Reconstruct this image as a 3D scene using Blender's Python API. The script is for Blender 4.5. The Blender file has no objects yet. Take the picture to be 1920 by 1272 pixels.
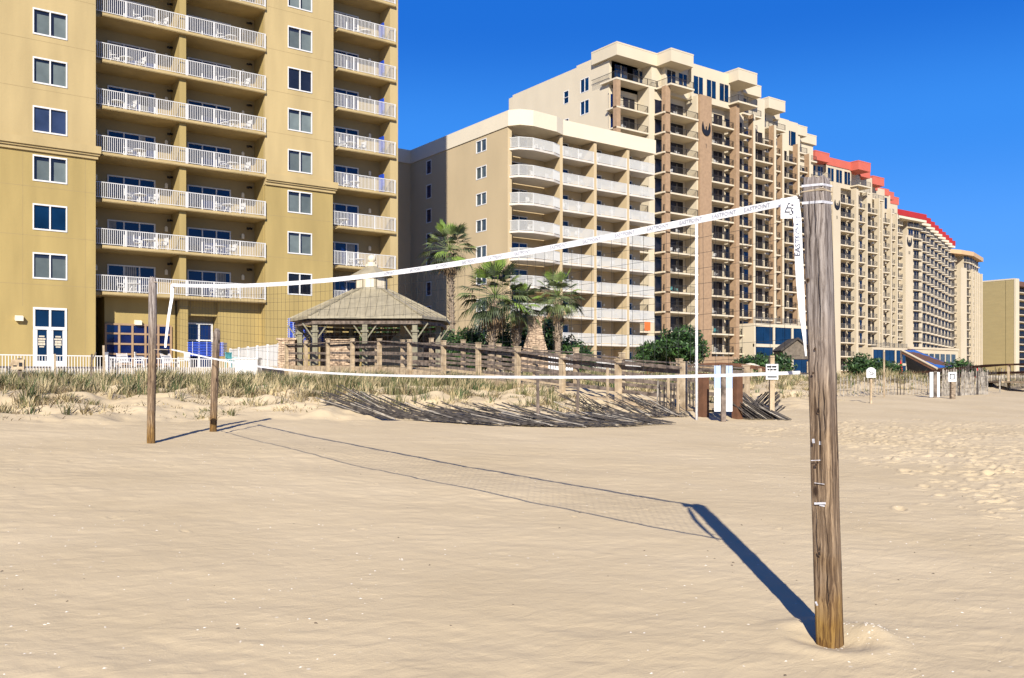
import bpy, math, random
import numpy as np
from mathutils import Vector, Matrix, Euler
random.seed(7); rng=np.random.default_rng(11)
S=bpy.context.scene
# ------------------------------------------------------------------ camera, sky, sun, exposure
FX,FY=.5915,.8063                       # view direction on the ground; x runs along the shore, y inland
FOC=1680.; HOR=710.; EYE=1.5
cd=bpy.data.cameras.new('camera'); cam=bpy.data.objects.new('camera',cd); S.collection.objects.link(cam)
cam.location=(0,0,EYE); cam.rotation_euler=(math.radians(90),0,-math.atan2(FX,FY))
cd.sensor_width=36; cd.lens=36*FOC/1920; cd.shift_y=(HOR-636)/1920; cd.clip_start=.05; cd.clip_end=6000
S.camera=cam
w=bpy.data.worlds.new('World'); S.world=w; w.use_nodes=True
nt=w.node_tree; bg=nt.nodes['Background']
SUN_EL=math.radians(30); SUN_AZ=math.atan2(-FX,-FY)+math.radians(2.6)
sky=nt.nodes.new('ShaderNodeTexSky'); sky.sky_type='NISHITA'; sky.sun_disc=False
sky.sun_elevation=SUN_EL; sky.sun_rotation=SUN_AZ%(2*math.pi); sky.air_density=1.0; sky.dust_density=0.1; sky.ozone_density=4.0; sky.altitude=50
nt.links.new(sky.outputs[0],bg.inputs[0]); bg.inputs[1].default_value=.007
# the clear winter sky is a deeper blue than the model gives: a graded deep blue is added to it
tcw=nt.nodes.new('ShaderNodeTexCoord'); sxw=nt.nodes.new('ShaderNodeSeparateXYZ'); nt.links.new(tcw.outputs['Generated'],sxw.inputs[0])
rw=nt.nodes.new('ShaderNodeValToRGB'); rw.color_ramp.interpolation='EASE'; ew=rw.color_ramp.elements
ew[0].position=0; ew[0].color=(.10,.33,.80,1); ew[1].position=1; ew[1].color=(.0,.035,.22,1)
for p_,c_ in ((.13,(.042,.205,.60)),(.25,(.015,.155,.54)),(.37,(.0,.088,.42)),(.6,(.0,.05,.32))):
    e_=ew.new(p_); e_.color=c_+(1,)
nt.links.new(sxw.outputs[2],rw.inputs[0])
bg2=nt.nodes.new('ShaderNodeBackground'); nt.links.new(rw.outputs[0],bg2.inputs[0]); bg2.inputs[1].default_value=.95
adw=nt.nodes.new('ShaderNodeAddShader'); nt.links.new(bg.outputs[0],adw.inputs[0]); nt.links.new(bg2.outputs[0],adw.inputs[1])
nt.links.new(adw.outputs[0],nt.nodes['World Output'].inputs['Surface'])
sl=bpy.data.lights.new('sun','SUN'); sl.energy=5.0; sl.angle=math.radians(.5); sl.color=(1,.95,.86)
so=bpy.data.objects.new('sun',sl); S.collection.objects.link(so)
ld=Vector((-math.sin(SUN_AZ)*math.cos(SUN_EL),-math.cos(SUN_AZ)*math.cos(SUN_EL),-math.sin(SUN_EL)))
so.rotation_euler=ld.to_track_quat('-Z','Y').to_euler(); so.location=(-20,-30,40)
S.view_settings.view_transform='Standard'; S.view_settings.look='None'; S.view_settings.gamma=1; S.view_settings.exposure=.72
S.render.engine='CYCLES'
# ------------------------------------------------------------------ helpers
C=S.collection
def ray(px): t=(px-960)/FOC; return FX+t*FY, FY-t*FX
def at(px,d): a,b=ray(px); return a*d,b*d
def zz(py,d): return EYE+(HOR-py)/FOC*d
def onV(px,V): d=V/ray(px)[1]; return ray(px)[0]*d,d
def onU(px,U): d=U/ray(px)[0]; return ray(px)[1]*d,d
def hsh(x,y,s):
    return .5*np.sin(x*1.0*s+1.7*s)*np.cos(y*1.13*s-.6*s)+.3*np.sin(x*.63*s+y*1.9*s+2.1)+.2*np.sin(x*2.3*s-y*1.4*s+.4)
TU=[-200,-20,2,11.7,18,24,31,46,70,900]; TV=[20,19,18.2,16.2,14.6,17.0,19.6,21.5,24,24]
def vno(x,y,seed=0):
    xi=np.floor(x); yi=np.floor(y); fx=x-xi; fy=y-yi; fx=fx*fx*(3-2*fx); fy=fy*fy*(3-2*fy)
    def h(i,j): q=np.sin(i*127.1+j*311.7+seed*74.7)*43758.5453; return q-np.floor(q)
    return (h(xi,yi)*(1-fx)+h(xi+1,yi)*fx)*(1-fy)+(h(xi,yi+1)*(1-fx)+h(xi+1,yi+1)*fx)*fy-.5
def tz(u,v):
    u=np.asarray(u,float); v=np.asarray(v,float)
    base=.048*(np.minimum(v,34)-3.06)
    base=np.where(v<-28,-1.49-(-28-v)*.02,base)
    toe=np.interp(u,TU,TV)+.5*np.sin(u*1.3)+.35*np.sin(u*2.9+1)+.2*np.sin(u*6.1)
    t=np.clip((v-toe)/8.5,0,1); s=t*t*(3-2*t)
    z=base*(1-s)+np.where(u<26,1.18,1.4)*s
    m=np.clip((v-toe+.6)/2,0,1)*np.clip((48-v)/8,0,1)
    z=z+m*(.16*hsh(u,v,1.1)+.09*hsh(u+5,v*1.3,2.3)+.04*hsh(u,v,5.1))
    z=z+m*(.07*vno(u*1.9,v*1.9,21)+.04*vno(u*4.3,v*4.3,22)+.02*vno(u*9,v*9,23))
    z=z+.012*hsh(u,v,.9)*np.clip((20-v)/6,0,1)
    return z
def tzf(u,v): return float(tz(u,v))
class MB:
    def __init__(s): s.v=[]; s.f=[]; s.m=[]; s.sm=False
    def poly(s,pts,m=0):
        n=len(s.v); s.v+= [tuple(p) for p in pts]; s.f.append(tuple(range(n,n+len(pts)))); s.m.append(m)
    def box(s,x0,x1,y0,y1,z0,z1,m=0):
        if x0>x1:x0,x1=x1,x0
        if y0>y1:y0,y1=y1,y0
        if z0>z1:z0,z1=z1,z0
        n=len(s.v); s.v+=[(x0,y0,z0),(x1,y0,z0),(x1,y1,z0),(x0,y1,z0),(x0,y0,z1),(x1,y0,z1),(x1,y1,z1),(x0,y1,z1)]
        for f in ((0,3,2,1),(4,5,6,7),(0,1,5,4),(1,2,6,5),(2,3,7,6),(3,0,4,7)):
            s.f.append(tuple(n+i for i in f)); s.m.append(m)
        return s
    def obox(s,c,hx,hy,hz,rot,m=0):   # oriented box
        n=len(s.v); R=rot.to_matrix() if hasattr(rot,'to_matrix') else rot
        for k in ((-1,-1,-1),(1,-1,-1),(1,1,-1),(-1,1,-1),(-1,-1,1),(1,-1,1),(1,1,1),(-1,1,1)):
            p=R@Vector((k[0]*hx,k[1]*hy,k[2]*hz))+Vector(c); s.v.append(tuple(p))
        for f in ((0,3,2,1),(4,5,6,7),(0,1,5,4),(1,2,6,5),(2,3,7,6),(3,0,4,7)):
            s.f.append(tuple(n+i for i in f)); s.m.append(m)
    def beam(s,p0,p1,w,h,m=0):        # rectangular bar, w sideways, h up
        p0=Vector(p0); p1=Vector(p1); d=(p1-p0); L=d.length
        if L<1e-6: return
        x=d/L; up=Vector((0,0,1)) if abs(x.z)<.98 else Vector((0,1,0))
        y=up.cross(x).normalized(); z=x.cross(y)
        R=Matrix((x,y,z)).transposed(); s.obox((p0+p1)/2,L/2,w/2,h/2,R,m)
    def prism(s,pts,z0,z1,m=0,mt=None):
        n=len(pts); a=sum(pts[i][0]*pts[(i+1)%n][1]-pts[(i+1)%n][0]*pts[i][1] for i in range(n))
        if a<0: pts=pts[::-1]
        k=len(s.v); s.v+=[(p[0],p[1],z0) for p in pts]+[(p[0],p[1],z1) for p in pts]
        s.f.append(tuple(range(k+n-1,k-1,-1))); s.m.append(m)
        s.f.append(tuple(range(k+n,k+2*n))); s.m.append(m if mt is None else mt)
        for i in range(n):
            j=(i+1)%n; s.f.append((k+i,k+j,k+n+j,k+n+i)); s.m.append(m)
    def tube(s,pts,r,n=6,m=0,cap=True):
        pts=[Vector(p) for p in pts]; rs=r if isinstance(r,(list,tuple)) else [r]*len(pts)
        k=len(s.v); pr=None
        for i,p in enumerate(pts):
            t=(pts[min(i+1,len(pts)-1)]-pts[max(i-1,0)]).normalized()
            a=Vector((0,0,1)) if abs(t.z)<.9 else Vector((1,0,0))
            x=t.cross(a).normalized(); y=t.cross(x)
            for j in range(n):
                an=2*math.pi*j/n; s.v.append(tuple(p+(x*math.cos(an)+y*math.sin(an))*rs[i]))
        for i in range(len(pts)-1):
            for j in range(n):
                a=k+i*n+j; b=k+i*n+(j+1)%n; s.f.append((a,b,b+n,a+n)); s.m.append(m)
        if cap:
            s.f.append(tuple(range(k+n-1,k-1,-1))); s.m.append(m)
            e=k+(len(pts)-1)*n; s.f.append(tuple(range(e,e+n))); s.m.append(m)
    def add(s,o,off=(0,0,0)):
        k=len(s.v); s.v+=[(p[0]+off[0],p[1]+off[1],p[2]+off[2]) for p in o.v]
        s.f+=[tuple(i+k for i in f) for f in o.f]; s.m+=list(o.m)
    def mesh(s,name,mats,org=(0,0,0),smooth=False):
        me=bpy.data.meshes.new(name)
        me.from_pydata([(p[0]-org[0],p[1]-org[1],p[2]-org[2]) for p in s.v],[],s.f)
        for m in mats: me.materials.append(m)
        me.polygons.foreach_set('material_index',s.m)
        if smooth: me.polygons.foreach_set('use_smooth',[True]*len(s.f))
        me.update(); return me
def tag(o,label=None,cat=None,group=None,kind=None):
    if label: o['label']=label
    if cat: o['category']=cat
    if group: o['group']=group
    if kind: o['kind']=kind
    return o
def root(name,loc,label,cat,group=None):
    o=bpy.data.objects.new(name,None); C.objects.link(o); o.location=loc; o.empty_display_size=.2
    tag(o,label,cat,group); return o
def link(name,me,parent=None,loc=(0,0,0)):
    o=bpy.data.objects.new(name,me); C.objects.link(o); o.location=loc
    if parent: o.parent=parent
    return o
def part(name,mb,mats,parent,smooth=False,org=None,label=None):
    """mesh given in world coordinates, parented to a thing whose location is its origin"""
    r=parent
    while r.parent: r=r.parent
    o=link(name,mb.mesh(name,mats,tuple(r.location),smooth),parent)
    if label: o['label']=label
    return o
def solo(name,mb,mats,loc,label,cat,group=None,kind=None,smooth=False):
    o=link(name,mb.mesh(name,mats,loc,smooth),None,loc); tag(o,label,cat,group,kind); return o
def copy_tree(o,parent=None,loc=None,rotz=None,scale=None,label=None):
    c=o.copy(); C.objects.link(c)
    if parent: c.parent=parent
    if loc is not None: c.location=loc
    if rotz is not None: c.rotation_euler=(0,0,rotz)
    if scale is not None: c.scale=scale
    if label: c['label']=label
    for ch in list(o.children): copy_tree(ch,c)
    return c
def dist(p): return math.hypot(p[0],p[1])
def emit(rt,items,limit=100):
    """items: (world loc, name, mesh, MB, mats, [(childname, mesh, MB, mats)]); the nearest as parts, the rest as one"""
    items=sorted(items,key=lambda i:dist(i[0])); L=rt.location
    for it in items[:limit]:
        o=link(it[1],it[2],rt,(it[0][0]-L[0],it[0][1]-L[1],it[0][2]-L[2]))
        for ch in it[5]: link(ch[0],ch[1],o)
    rest=items[limit:]
    if rest:
        mats=[]; mb=MB()
        for it in rest:
            for (M,mt) in [(it[3],it[4])]+[(c[2],c[3]) for c in it[5]]:
                idx=[]
                for m in mt:
                    if m not in mats: mats.append(m)
                    idx.append(mats.index(m))
                k=len(mb.m); mb.add(M,it[0]); mb.m[k:]=[idx[i] for i in mb.m[k:]]
        o=part(items[0][1],mb,mats,rt); o['kind']='stuff'
# ------------------------------------------------------------------ materials
def mat(name,col,rough=.8,var=.06,scale=1.2,bump=0,bscale=30,spec=.3,metal=0,col2=None,fac=.0,streak=0,obj_var=0):
    m=bpy.data.materials.new(name); m.use_nodes=True; t=m.node_tree; b=t.nodes['Principled BSDF']
    b.inputs['Roughness'].default_value=rough; b.inputs['Specular IOR Level'].default_value=spec; b.inputs['Metallic'].default_value=metal
    tc=t.nodes.new('ShaderNodeTexCoord'); geo=t.nodes.new('ShaderNodeNewGeometry')
    n=t.nodes.new('ShaderNodeTexNoise'); n.inputs['Scale'].default_value=scale; n.inputs['Detail'].default_value=6
    mp=t.nodes.new('ShaderNodeMapping')
    if streak: mp.inputs['Scale'].default_value=(1,1,1/streak)
    t.links.new(geo.outputs['Position'],mp.inputs[0]); t.links.new(mp.outputs[0],n.inputs['Vector'])
    r=t.nodes.new('ShaderNodeValToRGB'); e=r.color_ramp.elements
    c2=col2 or col
    e[0].position=.3; e[1].position=.7
    e[0].color=tuple(max(0,c*(1-var)) for c in col)+(1,); e[1].color=tuple(min(1,c*(1+var)) for c in c2)+(1,)
    t.links.new(n.outputs[0],r.inputs[0]); out=r.outputs[0]
    if obj_var:
        oi=t.nodes.new('ShaderNodeObjectInfo'); mr=t.nodes.new('ShaderNodeMapRange'); mr.inputs[3].default_value=1-obj_var; mr.inputs[4].default_value=1+obj_var
        t.links.new(oi.outputs['Random'],mr.inputs[0])
        mx=t.nodes.new('ShaderNodeVectorMath'); mx.operation='SCALE'; t.links.new(out,mx.inputs[0]); t.links.new(mr.outputs[0],mx.inputs['Scale']); out=mx.outputs[0]
    t.links.new(out,b.inputs['Base Color'])
    if bump:
        n2=t.nodes.new('ShaderNodeTexNoise'); n2.inputs['Scale'].default_value=bscale; n2.inputs['Detail'].default_value=5
        t.links.new(geo.outputs['Position'],n2.inputs['Vector'])
        bp=t.nodes.new('ShaderNodeBump'); bp.inputs['Strength'].default_value=bump; bp.inputs['Distance'].default_value=.02
        t.links.new(n2.outputs[0],bp.inputs['Height']); t.links.new(bp.outputs[0],b.inputs['Normal'])
    return m
def glassm(name,col,rough=.08,var=.5,scale=.8,spec=.5):
    m=mat(name,col,rough,var,scale,spec=spec,obj_var=.45); return m
M={}
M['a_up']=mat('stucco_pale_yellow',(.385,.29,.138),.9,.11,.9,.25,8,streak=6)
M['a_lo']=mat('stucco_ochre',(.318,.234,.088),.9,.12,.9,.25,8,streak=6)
M['a_in']=mat('stucco_recess_shade',(.30,.235,.125),.9,.05,.5,.2,8)  # darker stucco copy for recessed walls, with their shade in the colour
M['white']=mat('white_paint',(.60,.585,.56),.55,.03,2)
M['rail']=mat('white_rail',(.54,.525,.50),.5,.03,2)
M['b_wall']=mat('stucco_tan',(.44,.34,.20),.9,.06,.3,.25,8,streak=2)
M['b_cream']=mat('stucco_cream_white',(.60,.52,.385),.85,.03,.4,.1,8)
M['b_slab']=mat('painted_slab',(.54,.49,.42),.8,.03,1)
M['b_rail']=mat('grey_white_rail',(.50,.49,.46),.5,.02,2)
M['c_wall']=mat('stucco_cream',(.51,.435,.31),.88,.05,.3,.1,8,streak=2)
M['c_brick']=mat('tan_brick',(.305,.20,.118),.9,.12,2.2,.2,20)
M['c_slab']=mat('concrete_edge',(.55,.47,.34),.85,.05,1)
M['dark_rail']=mat('dark_railing',(.035,.03,.025),.5,.1,2)
M['grey_rail']=mat('grey_railing',(.12,.11,.10),.5,.1,2)
M['d_wall']=mat('stucco_ivory',(.47,.395,.28),.88,.05,.3,.1,8,streak=2)
M['coral']=mat('coral_paint',(.46,.105,.07),.8,.05,.6)
M['red']=mat('red_paint',(.34,.02,.02),.8,.06,.6)
M['f_tan']=mat('tan_cornice',(.50,.33,.18),.85,.05,.6)
M['g_wall']=mat('ochre_siding',(.30,.235,.112),.85,.05,.3,.1,6,streak=.2)
M['brown_roof']=mat('brown_fascia',(.12,.06,.04),.8,.1,1)
M['glass_blue']=glassm('reflected_blue_glass',(.003,.009,.05),.06,.4)  # navy base colour carries the blue reflected in the panes
M['glass_dark']=glassm('dark_glass',(.012,.014,.022),.08,.4)
M['glass_teal']=glassm('curtained_glass',(.05,.062,.06),.12,.5,1.1)
M['glass_sea']=glassm('sea_blue_glass',(.002,.014,.04),.08,.4)
M['glass_slate']=glassm('slate_blue_glass',(.035,.05,.10),.1,.3)
M['door_c']=mat('dark_door',(.012,.011,.014),.3,.5,1.1,obj_var=.5)
M['blind']=mat('grey_green_blind',(.115,.135,.125),.25,.15,1.5,spec=.5,obj_var=.3)
M['curtain']=mat('curtain',(.30,.29,.26),.9,.2,3,obj_var=.4)
M['lamp']=mat('wall_lamp_white',(.75,.68,.52),.5,.03,3)
M['plastic']=mat('white_plastic',(.56,.55,.53),.45,.02,4)
M['teal']=mat('teal_plastic',(.08,.32,.33),.5,.1,3)
M['blue']=mat('royal_blue_sling',(.012,.05,.36),.6,.15,5,obj_var=.15)
M['orange']=mat('orange_towel',(.62,.13,.03),.8,.1,5)
M['wood']=mat('weathered_wood',(.34,.245,.145),.85,.25,5,.4,40,col2=(.40,.31,.20),streak=1)
M['wood_dark']=mat('dark_grey_wood',(.085,.065,.05),.9,.4,6,.4,40,col2=(.17,.13,.10))
M['wood_brown']=mat('brown_stained_wood',(.12,.055,.028),.85,.2,6,.3,40)
M['slat']=mat('sand_fence_slat',(.028,.024,.024),.85,.4,9,col2=(.075,.062,.05))
M['slat_pale']=mat('bleached_fence_slat',(.20,.17,.14),.85,.4,7,col2=(.34,.30,.24))
M['wire']=mat('fence_wire',(.10,.09,.08),.5,.1,3,metal=.5)
M['roof']=mat('weathered_metal_roof',(.275,.235,.155),.6,.16,2.5,.1,20,spec=.4)
M['stone']=mat('stacked_stone',(.20,.125,.08),.9,.5,5,.6,14,col2=(.42,.31,.21),streak=.25)
M['trunk']=mat('palm_trunk',(.12,.085,.055),.95,.4,8,.6,30,col2=(.26,.20,.14),streak=.3)
M['leaf1']=mat('palm_leaf_dark',(.045,.062,.025),.5,.4,2,spec=.4)
M['leaf2']=mat('palm_leaf_green',(.125,.155,.055),.5,.3,2,spec=.4)
M['leaf3']=mat('palm_leaf_lime',(.15,.22,.04),.5,.3,2)
M['dead']=mat('dead_frond',(.25,.17,.095),.9,.4,3)
M['shrub1']=mat('shrub_leaf_dark',(.018,.040,.012),.5,.4,3)
M['shrub2']=mat('shrub_leaf',(.045,.095,.022),.5,.4,3)
M['band']=mat('net_tape',(.60,.59,.58),.7,.10,14,col2=(.74,.73,.72))
M['string']=mat('black_net_string',(.02,.02,.02),.8,.1,3)
M['rope']=mat('tan_rope',(.45,.36,.24),.8,.2,30)
M['ink']=mat('grey_ink',(.06,.065,.09),.7,.1,3)
M['sign']=mat('white_sign_face',(.60,.60,.58),.6,.03,4)
M['signblue']=mat('pale_blue_board',(.33,.42,.60),.6,.06,3)
M['black']=mat('black_paint',(.012,.012,.014),.5,.1,3)
M['umbred']=mat('red_canvas',(.5,.02,.02),.8,.1,3)
M['paving']=mat('pale_deck_paving',(.45,.39,.30),.85,.08,.8)
M['rust']=mat('rusty_hardware',(.28,.13,.03),.6,.3,20)
# grass
def grassmat(name,a,b):
    m=mat(name,a,.7,.3,.9,col2=b,spec=.2); return m
M['g1']=grassmat('dune_grass_olive',(.065,.068,.026),(.13,.125,.05))
M['g2']=grassmat('dune_grass_straw',(.30,.23,.12),(.42,.34,.19))
M['g4']=grassmat('dead_brown_scrub',(.10,.075,.04),(.22,.16,.09))
M['g3']=grassmat('dune_grass_green',(.035,.065,.022),(.07,.10,.035))
# wood of the volleyball posts: grain along z, grey above, brown below, rust-yellow foot
def postmat():
    m=bpy.data.materials.new('weathered_post_timber'); m.use_nodes=True; t=m.node_tree; b=t.nodes['Principled BSDF']; N=t.nodes.new; L=t.links.new
    b.inputs['Roughness'].default_value=.85; b.inputs['Specular IOR Level'].default_value=.15
    tc=N('ShaderNodeTexCoord'); mp=N('ShaderNodeMapping'); mp.inputs['Scale'].default_value=(46,46,1.5)
    # grain bends round the knots
    vk=N('ShaderNodeTexNoise'); vk.inputs['Scale'].default_value=5; vk.inputs['Detail'].default_value=2; L(tc.outputs['Object'],vk.inputs['Vector'])
    wv=N('ShaderNodeVectorMath'); wv.operation='MULTIPLY_ADD'; L(vk.outputs['Color'],wv.inputs[0]); wv.inputs[1].default_value=(.03,.03,.0); L(tc.outputs['Object'],wv.inputs[2]); L(wv.outputs[0],mp.inputs[0])
    n=N('ShaderNodeTexNoise'); n.inputs['Scale'].default_value=1.5; n.inputs['Detail'].default_value=11; n.inputs['Roughness'].default_value=.68; n.inputs['Distortion'].default_value=.5; L(mp.outputs[0],n.inputs['Vector'])
    def ramp(cs):
        r=N('ShaderNodeValToRGB'); r.color_ramp.elements[0].position=cs[0][0]; r.color_ramp.elements[0].color=cs[0][1]+(1,)
        r.color_ramp.elements[1].position=cs[-1][0]; r.color_ramp.elements[1].color=cs[-1][1]+(1,)
        for p,c in cs[1:-1]:
            e=r.color_ramp.elements.new(p); e.color=c+(1,)
        return r
    grey=ramp([(.30,(.035,.028,.024)),(.42,(.13,.105,.09)),(.52,(.235,.20,.175)),(.62,(.33,.29,.26)),(.78,(.46,.42,.39))])
    brown=ramp([(.30,(.02,.012,.008)),(.42,(.085,.055,.033)),(.52,(.19,.13,.08)),(.62,(.31,.22,.135)),(.72,(.43,.32,.20))])
    foot=ramp([(.30,(.03,.014,.005)),(.45,(.10,.05,.016)),(.6,(.25,.145,.04)),(.75,(.40,.27,.09))])
    for r in (grey,brown,foot): L(n.outputs[0],r.inputs[0])
    sx=N('ShaderNodeSeparateXYZ'); L(tc.outputs['Object'],sx.inputs[0])
    n3=N('ShaderNodeTexNoise'); n3.inputs['Scale'].default_value=3; L(tc.outputs['Object'],n3.inputs['Vector'])
    ad=N('ShaderNodeMath'); ad.operation='MULTIPLY_ADD'; L(n3.outputs[0],ad.inputs[0]); ad.inputs[1].default_value=.9; L(sx.outputs[2],ad.inputs[2])
    m1=N('ShaderNodeMapRange'); m1.inputs[1].default_value=1.7; m1.inputs[2].default_value=2.5; L(ad.outputs[0],m1.inputs[0])
    m2=N('ShaderNodeMapRange'); m2.inputs[1].default_value=.5; m2.inputs[2].default_value=.85; L(ad.outputs[0],m2.inputs[0])
    x1=N('ShaderNodeMixRGB'); L(m2.outputs[0],x1.inputs[0]); L(foot.outputs[0],x1.inputs[1]); L(brown.outputs[0],x1.inputs[2])
    x2=N('ShaderNodeMixRGB'); L(m1.outputs[0],x2.inputs[0]); L(x1.outputs[0],x2.inputs[1]); L(grey.outputs[0],x2.inputs[2])
    # knots
    v=N('ShaderNodeTexVoronoi'); v.inputs['Scale'].default_value=1; mp2=N('ShaderNodeMapping'); mp2.inputs['Scale'].default_value=(6,6,2.6); L(tc.outputs['Object'],mp2.inputs[0]); L(mp2.outputs[0],v.inputs['Vector'])
    kr=N('ShaderNodeMapRange'); kr.inputs[1].default_value=.06; kr.inputs[2].default_value=.13; L(v.outputs['Distance'],kr.inputs[0])
    x3=N('ShaderNodeMixRGB'); L(kr.outputs[0],x3.inputs[0]); x3.inputs[1].default_value=(.035,.02,.012,1); L(x2.outputs[0],x3.inputs[2])
    L(x3.outputs[0],b.inputs['Base Color'])
    bp=N('ShaderNodeBump'); bp.inputs['Strength'].default_value=.9; bp.inputs['Distance'].default_value=.006; L(n.outputs[0],bp.inputs['Height']); L(bp.outputs[0],b.inputs['Normal'])
    return m
M['post']=postmat()
def sandmat():
    m=bpy.data.materials.new('beach_sand'); m.use_nodes=True; t=m.node_tree; b=t.nodes['Principled BSDF']; N=t.nodes.new; L=t.links.new
    b.inputs['Roughness'].default_value=.95; b.inputs['Specular IOR Level'].default_value=.1
    g=N('ShaderNodeNewGeometry')
    n=N('ShaderNodeTexNoise'); n.inputs['Scale'].default_value=.35; n.inputs['Detail'].default_value=8; n.inputs['Roughness'].default_value=.6; L(g.outputs['Position'],n.inputs['Vector'])
    r=N('ShaderNodeValToRGB'); r.color_ramp.elements[0].position=.32; r.color_ramp.elements[1].position=.68
    r.color_ramp.elements[0].color=(.475,.370,.222,1); r.color_ramp.elements[1].color=(.550,.436,.272,1); L(n.outputs[0],r.inputs[0])
    # shells and bright grit
    v=N('ShaderNodeTexVoronoi'); v.inputs['Scale'].default_value=7; L(g.outputs['Position'],v.inputs['Vector'])
    mr=N('ShaderNodeMapRange'); mr.inputs[1].default_value=.035; mr.inputs[2].default_value=.10; mr.inputs[3].default_value=.75; mr.inputs[4].default_value=0; L(v.outputs['Distance'],mr.inputs[0])
    n4=N('ShaderNodeTexNoise'); n4.inputs['Scale'].default_value=.8; n4.inputs['Detail'].default_value=3; L(g.outputs['Position'],n4.inputs['Vector'])
    m4=N('ShaderNodeMapRange'); m4.inputs[1].default_value=.5; m4.inputs[2].default_value=.62; L(n4.outputs[0],m4.inputs[0])
    mu=N('ShaderNodeMath'); mu.operation='MULTIPLY'; L(mr.outputs[0],mu.inputs[0]); L(m4.outputs[0],mu.inputs[1])
    x=N('ShaderNodeMixRGB'); L(mu.outputs[0],x.inputs[0]); L(r.outputs[0],x.inputs[1]); x.inputs[2].default_value=(.74,.66,.52,1)
    # dark specks
    v2=N('ShaderNodeTexVoronoi'); v2.inputs['Scale'].default_value=2.3; L(g.outputs['Position'],v2.inputs['Vector'])
    d2=N('ShaderNodeMapRange'); d2.inputs[1].default_value=.012; d2.inputs[2].default_value=.03; d2.inputs[3].default_value=.8; d2.inputs[4].default_value=0; L(v2.outputs['Distance'],d2.inputs[0])
    x2=N('ShaderNodeMixRGB'); L(d2.outputs[0],x2.inputs[0]); L(x.outputs[0],x2.inputs[1]); x2.inputs[2].default_value=(.10,.08,.06,1)
    L(x2.outputs[0],b.inputs['Base Color'])
    mp=N('ShaderNodeMapping'); mp.inputs['Rotation'].default_value=(0,0,math.atan2(FX,FY)); mp.inputs['Scale'].default_value=(1.4,3.2,1); L(g.outputs['Position'],mp.inputs[0])
    a=N('ShaderNodeTexNoise'); a.inputs['Scale'].default_value=2.4; a.inputs['Detail'].default_value=9; a.inputs['Roughness'].default_value=.68; a.inputs['Distortion'].default_value=.5; L(mp.outputs[0],a.inputs['Vector'])
    f=N('ShaderNodeTexNoise'); f.inputs['Scale'].default_value=60; f.inputs['Detail'].default_value=4; L(g.outputs['Position'],f.inputs['Vector'])
    b1=N('ShaderNodeBump'); b1.inputs['Strength'].default_value=.33; b1.inputs['Distance'].default_value=.045; L(a.outputs[0],b1.inputs['Height'])
    b2=N('ShaderNodeBump'); b2.inputs['Strength'].default_value=.25; b2.inputs['Distance'].default_value=.006; L(f.outputs[0],b2.inputs['Height']); L(b1.outputs[0],b2.inputs['Normal'])
    L(b2.outputs[0],b.inputs['Normal'])
    return m
M['sand']=sandmat()
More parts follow.
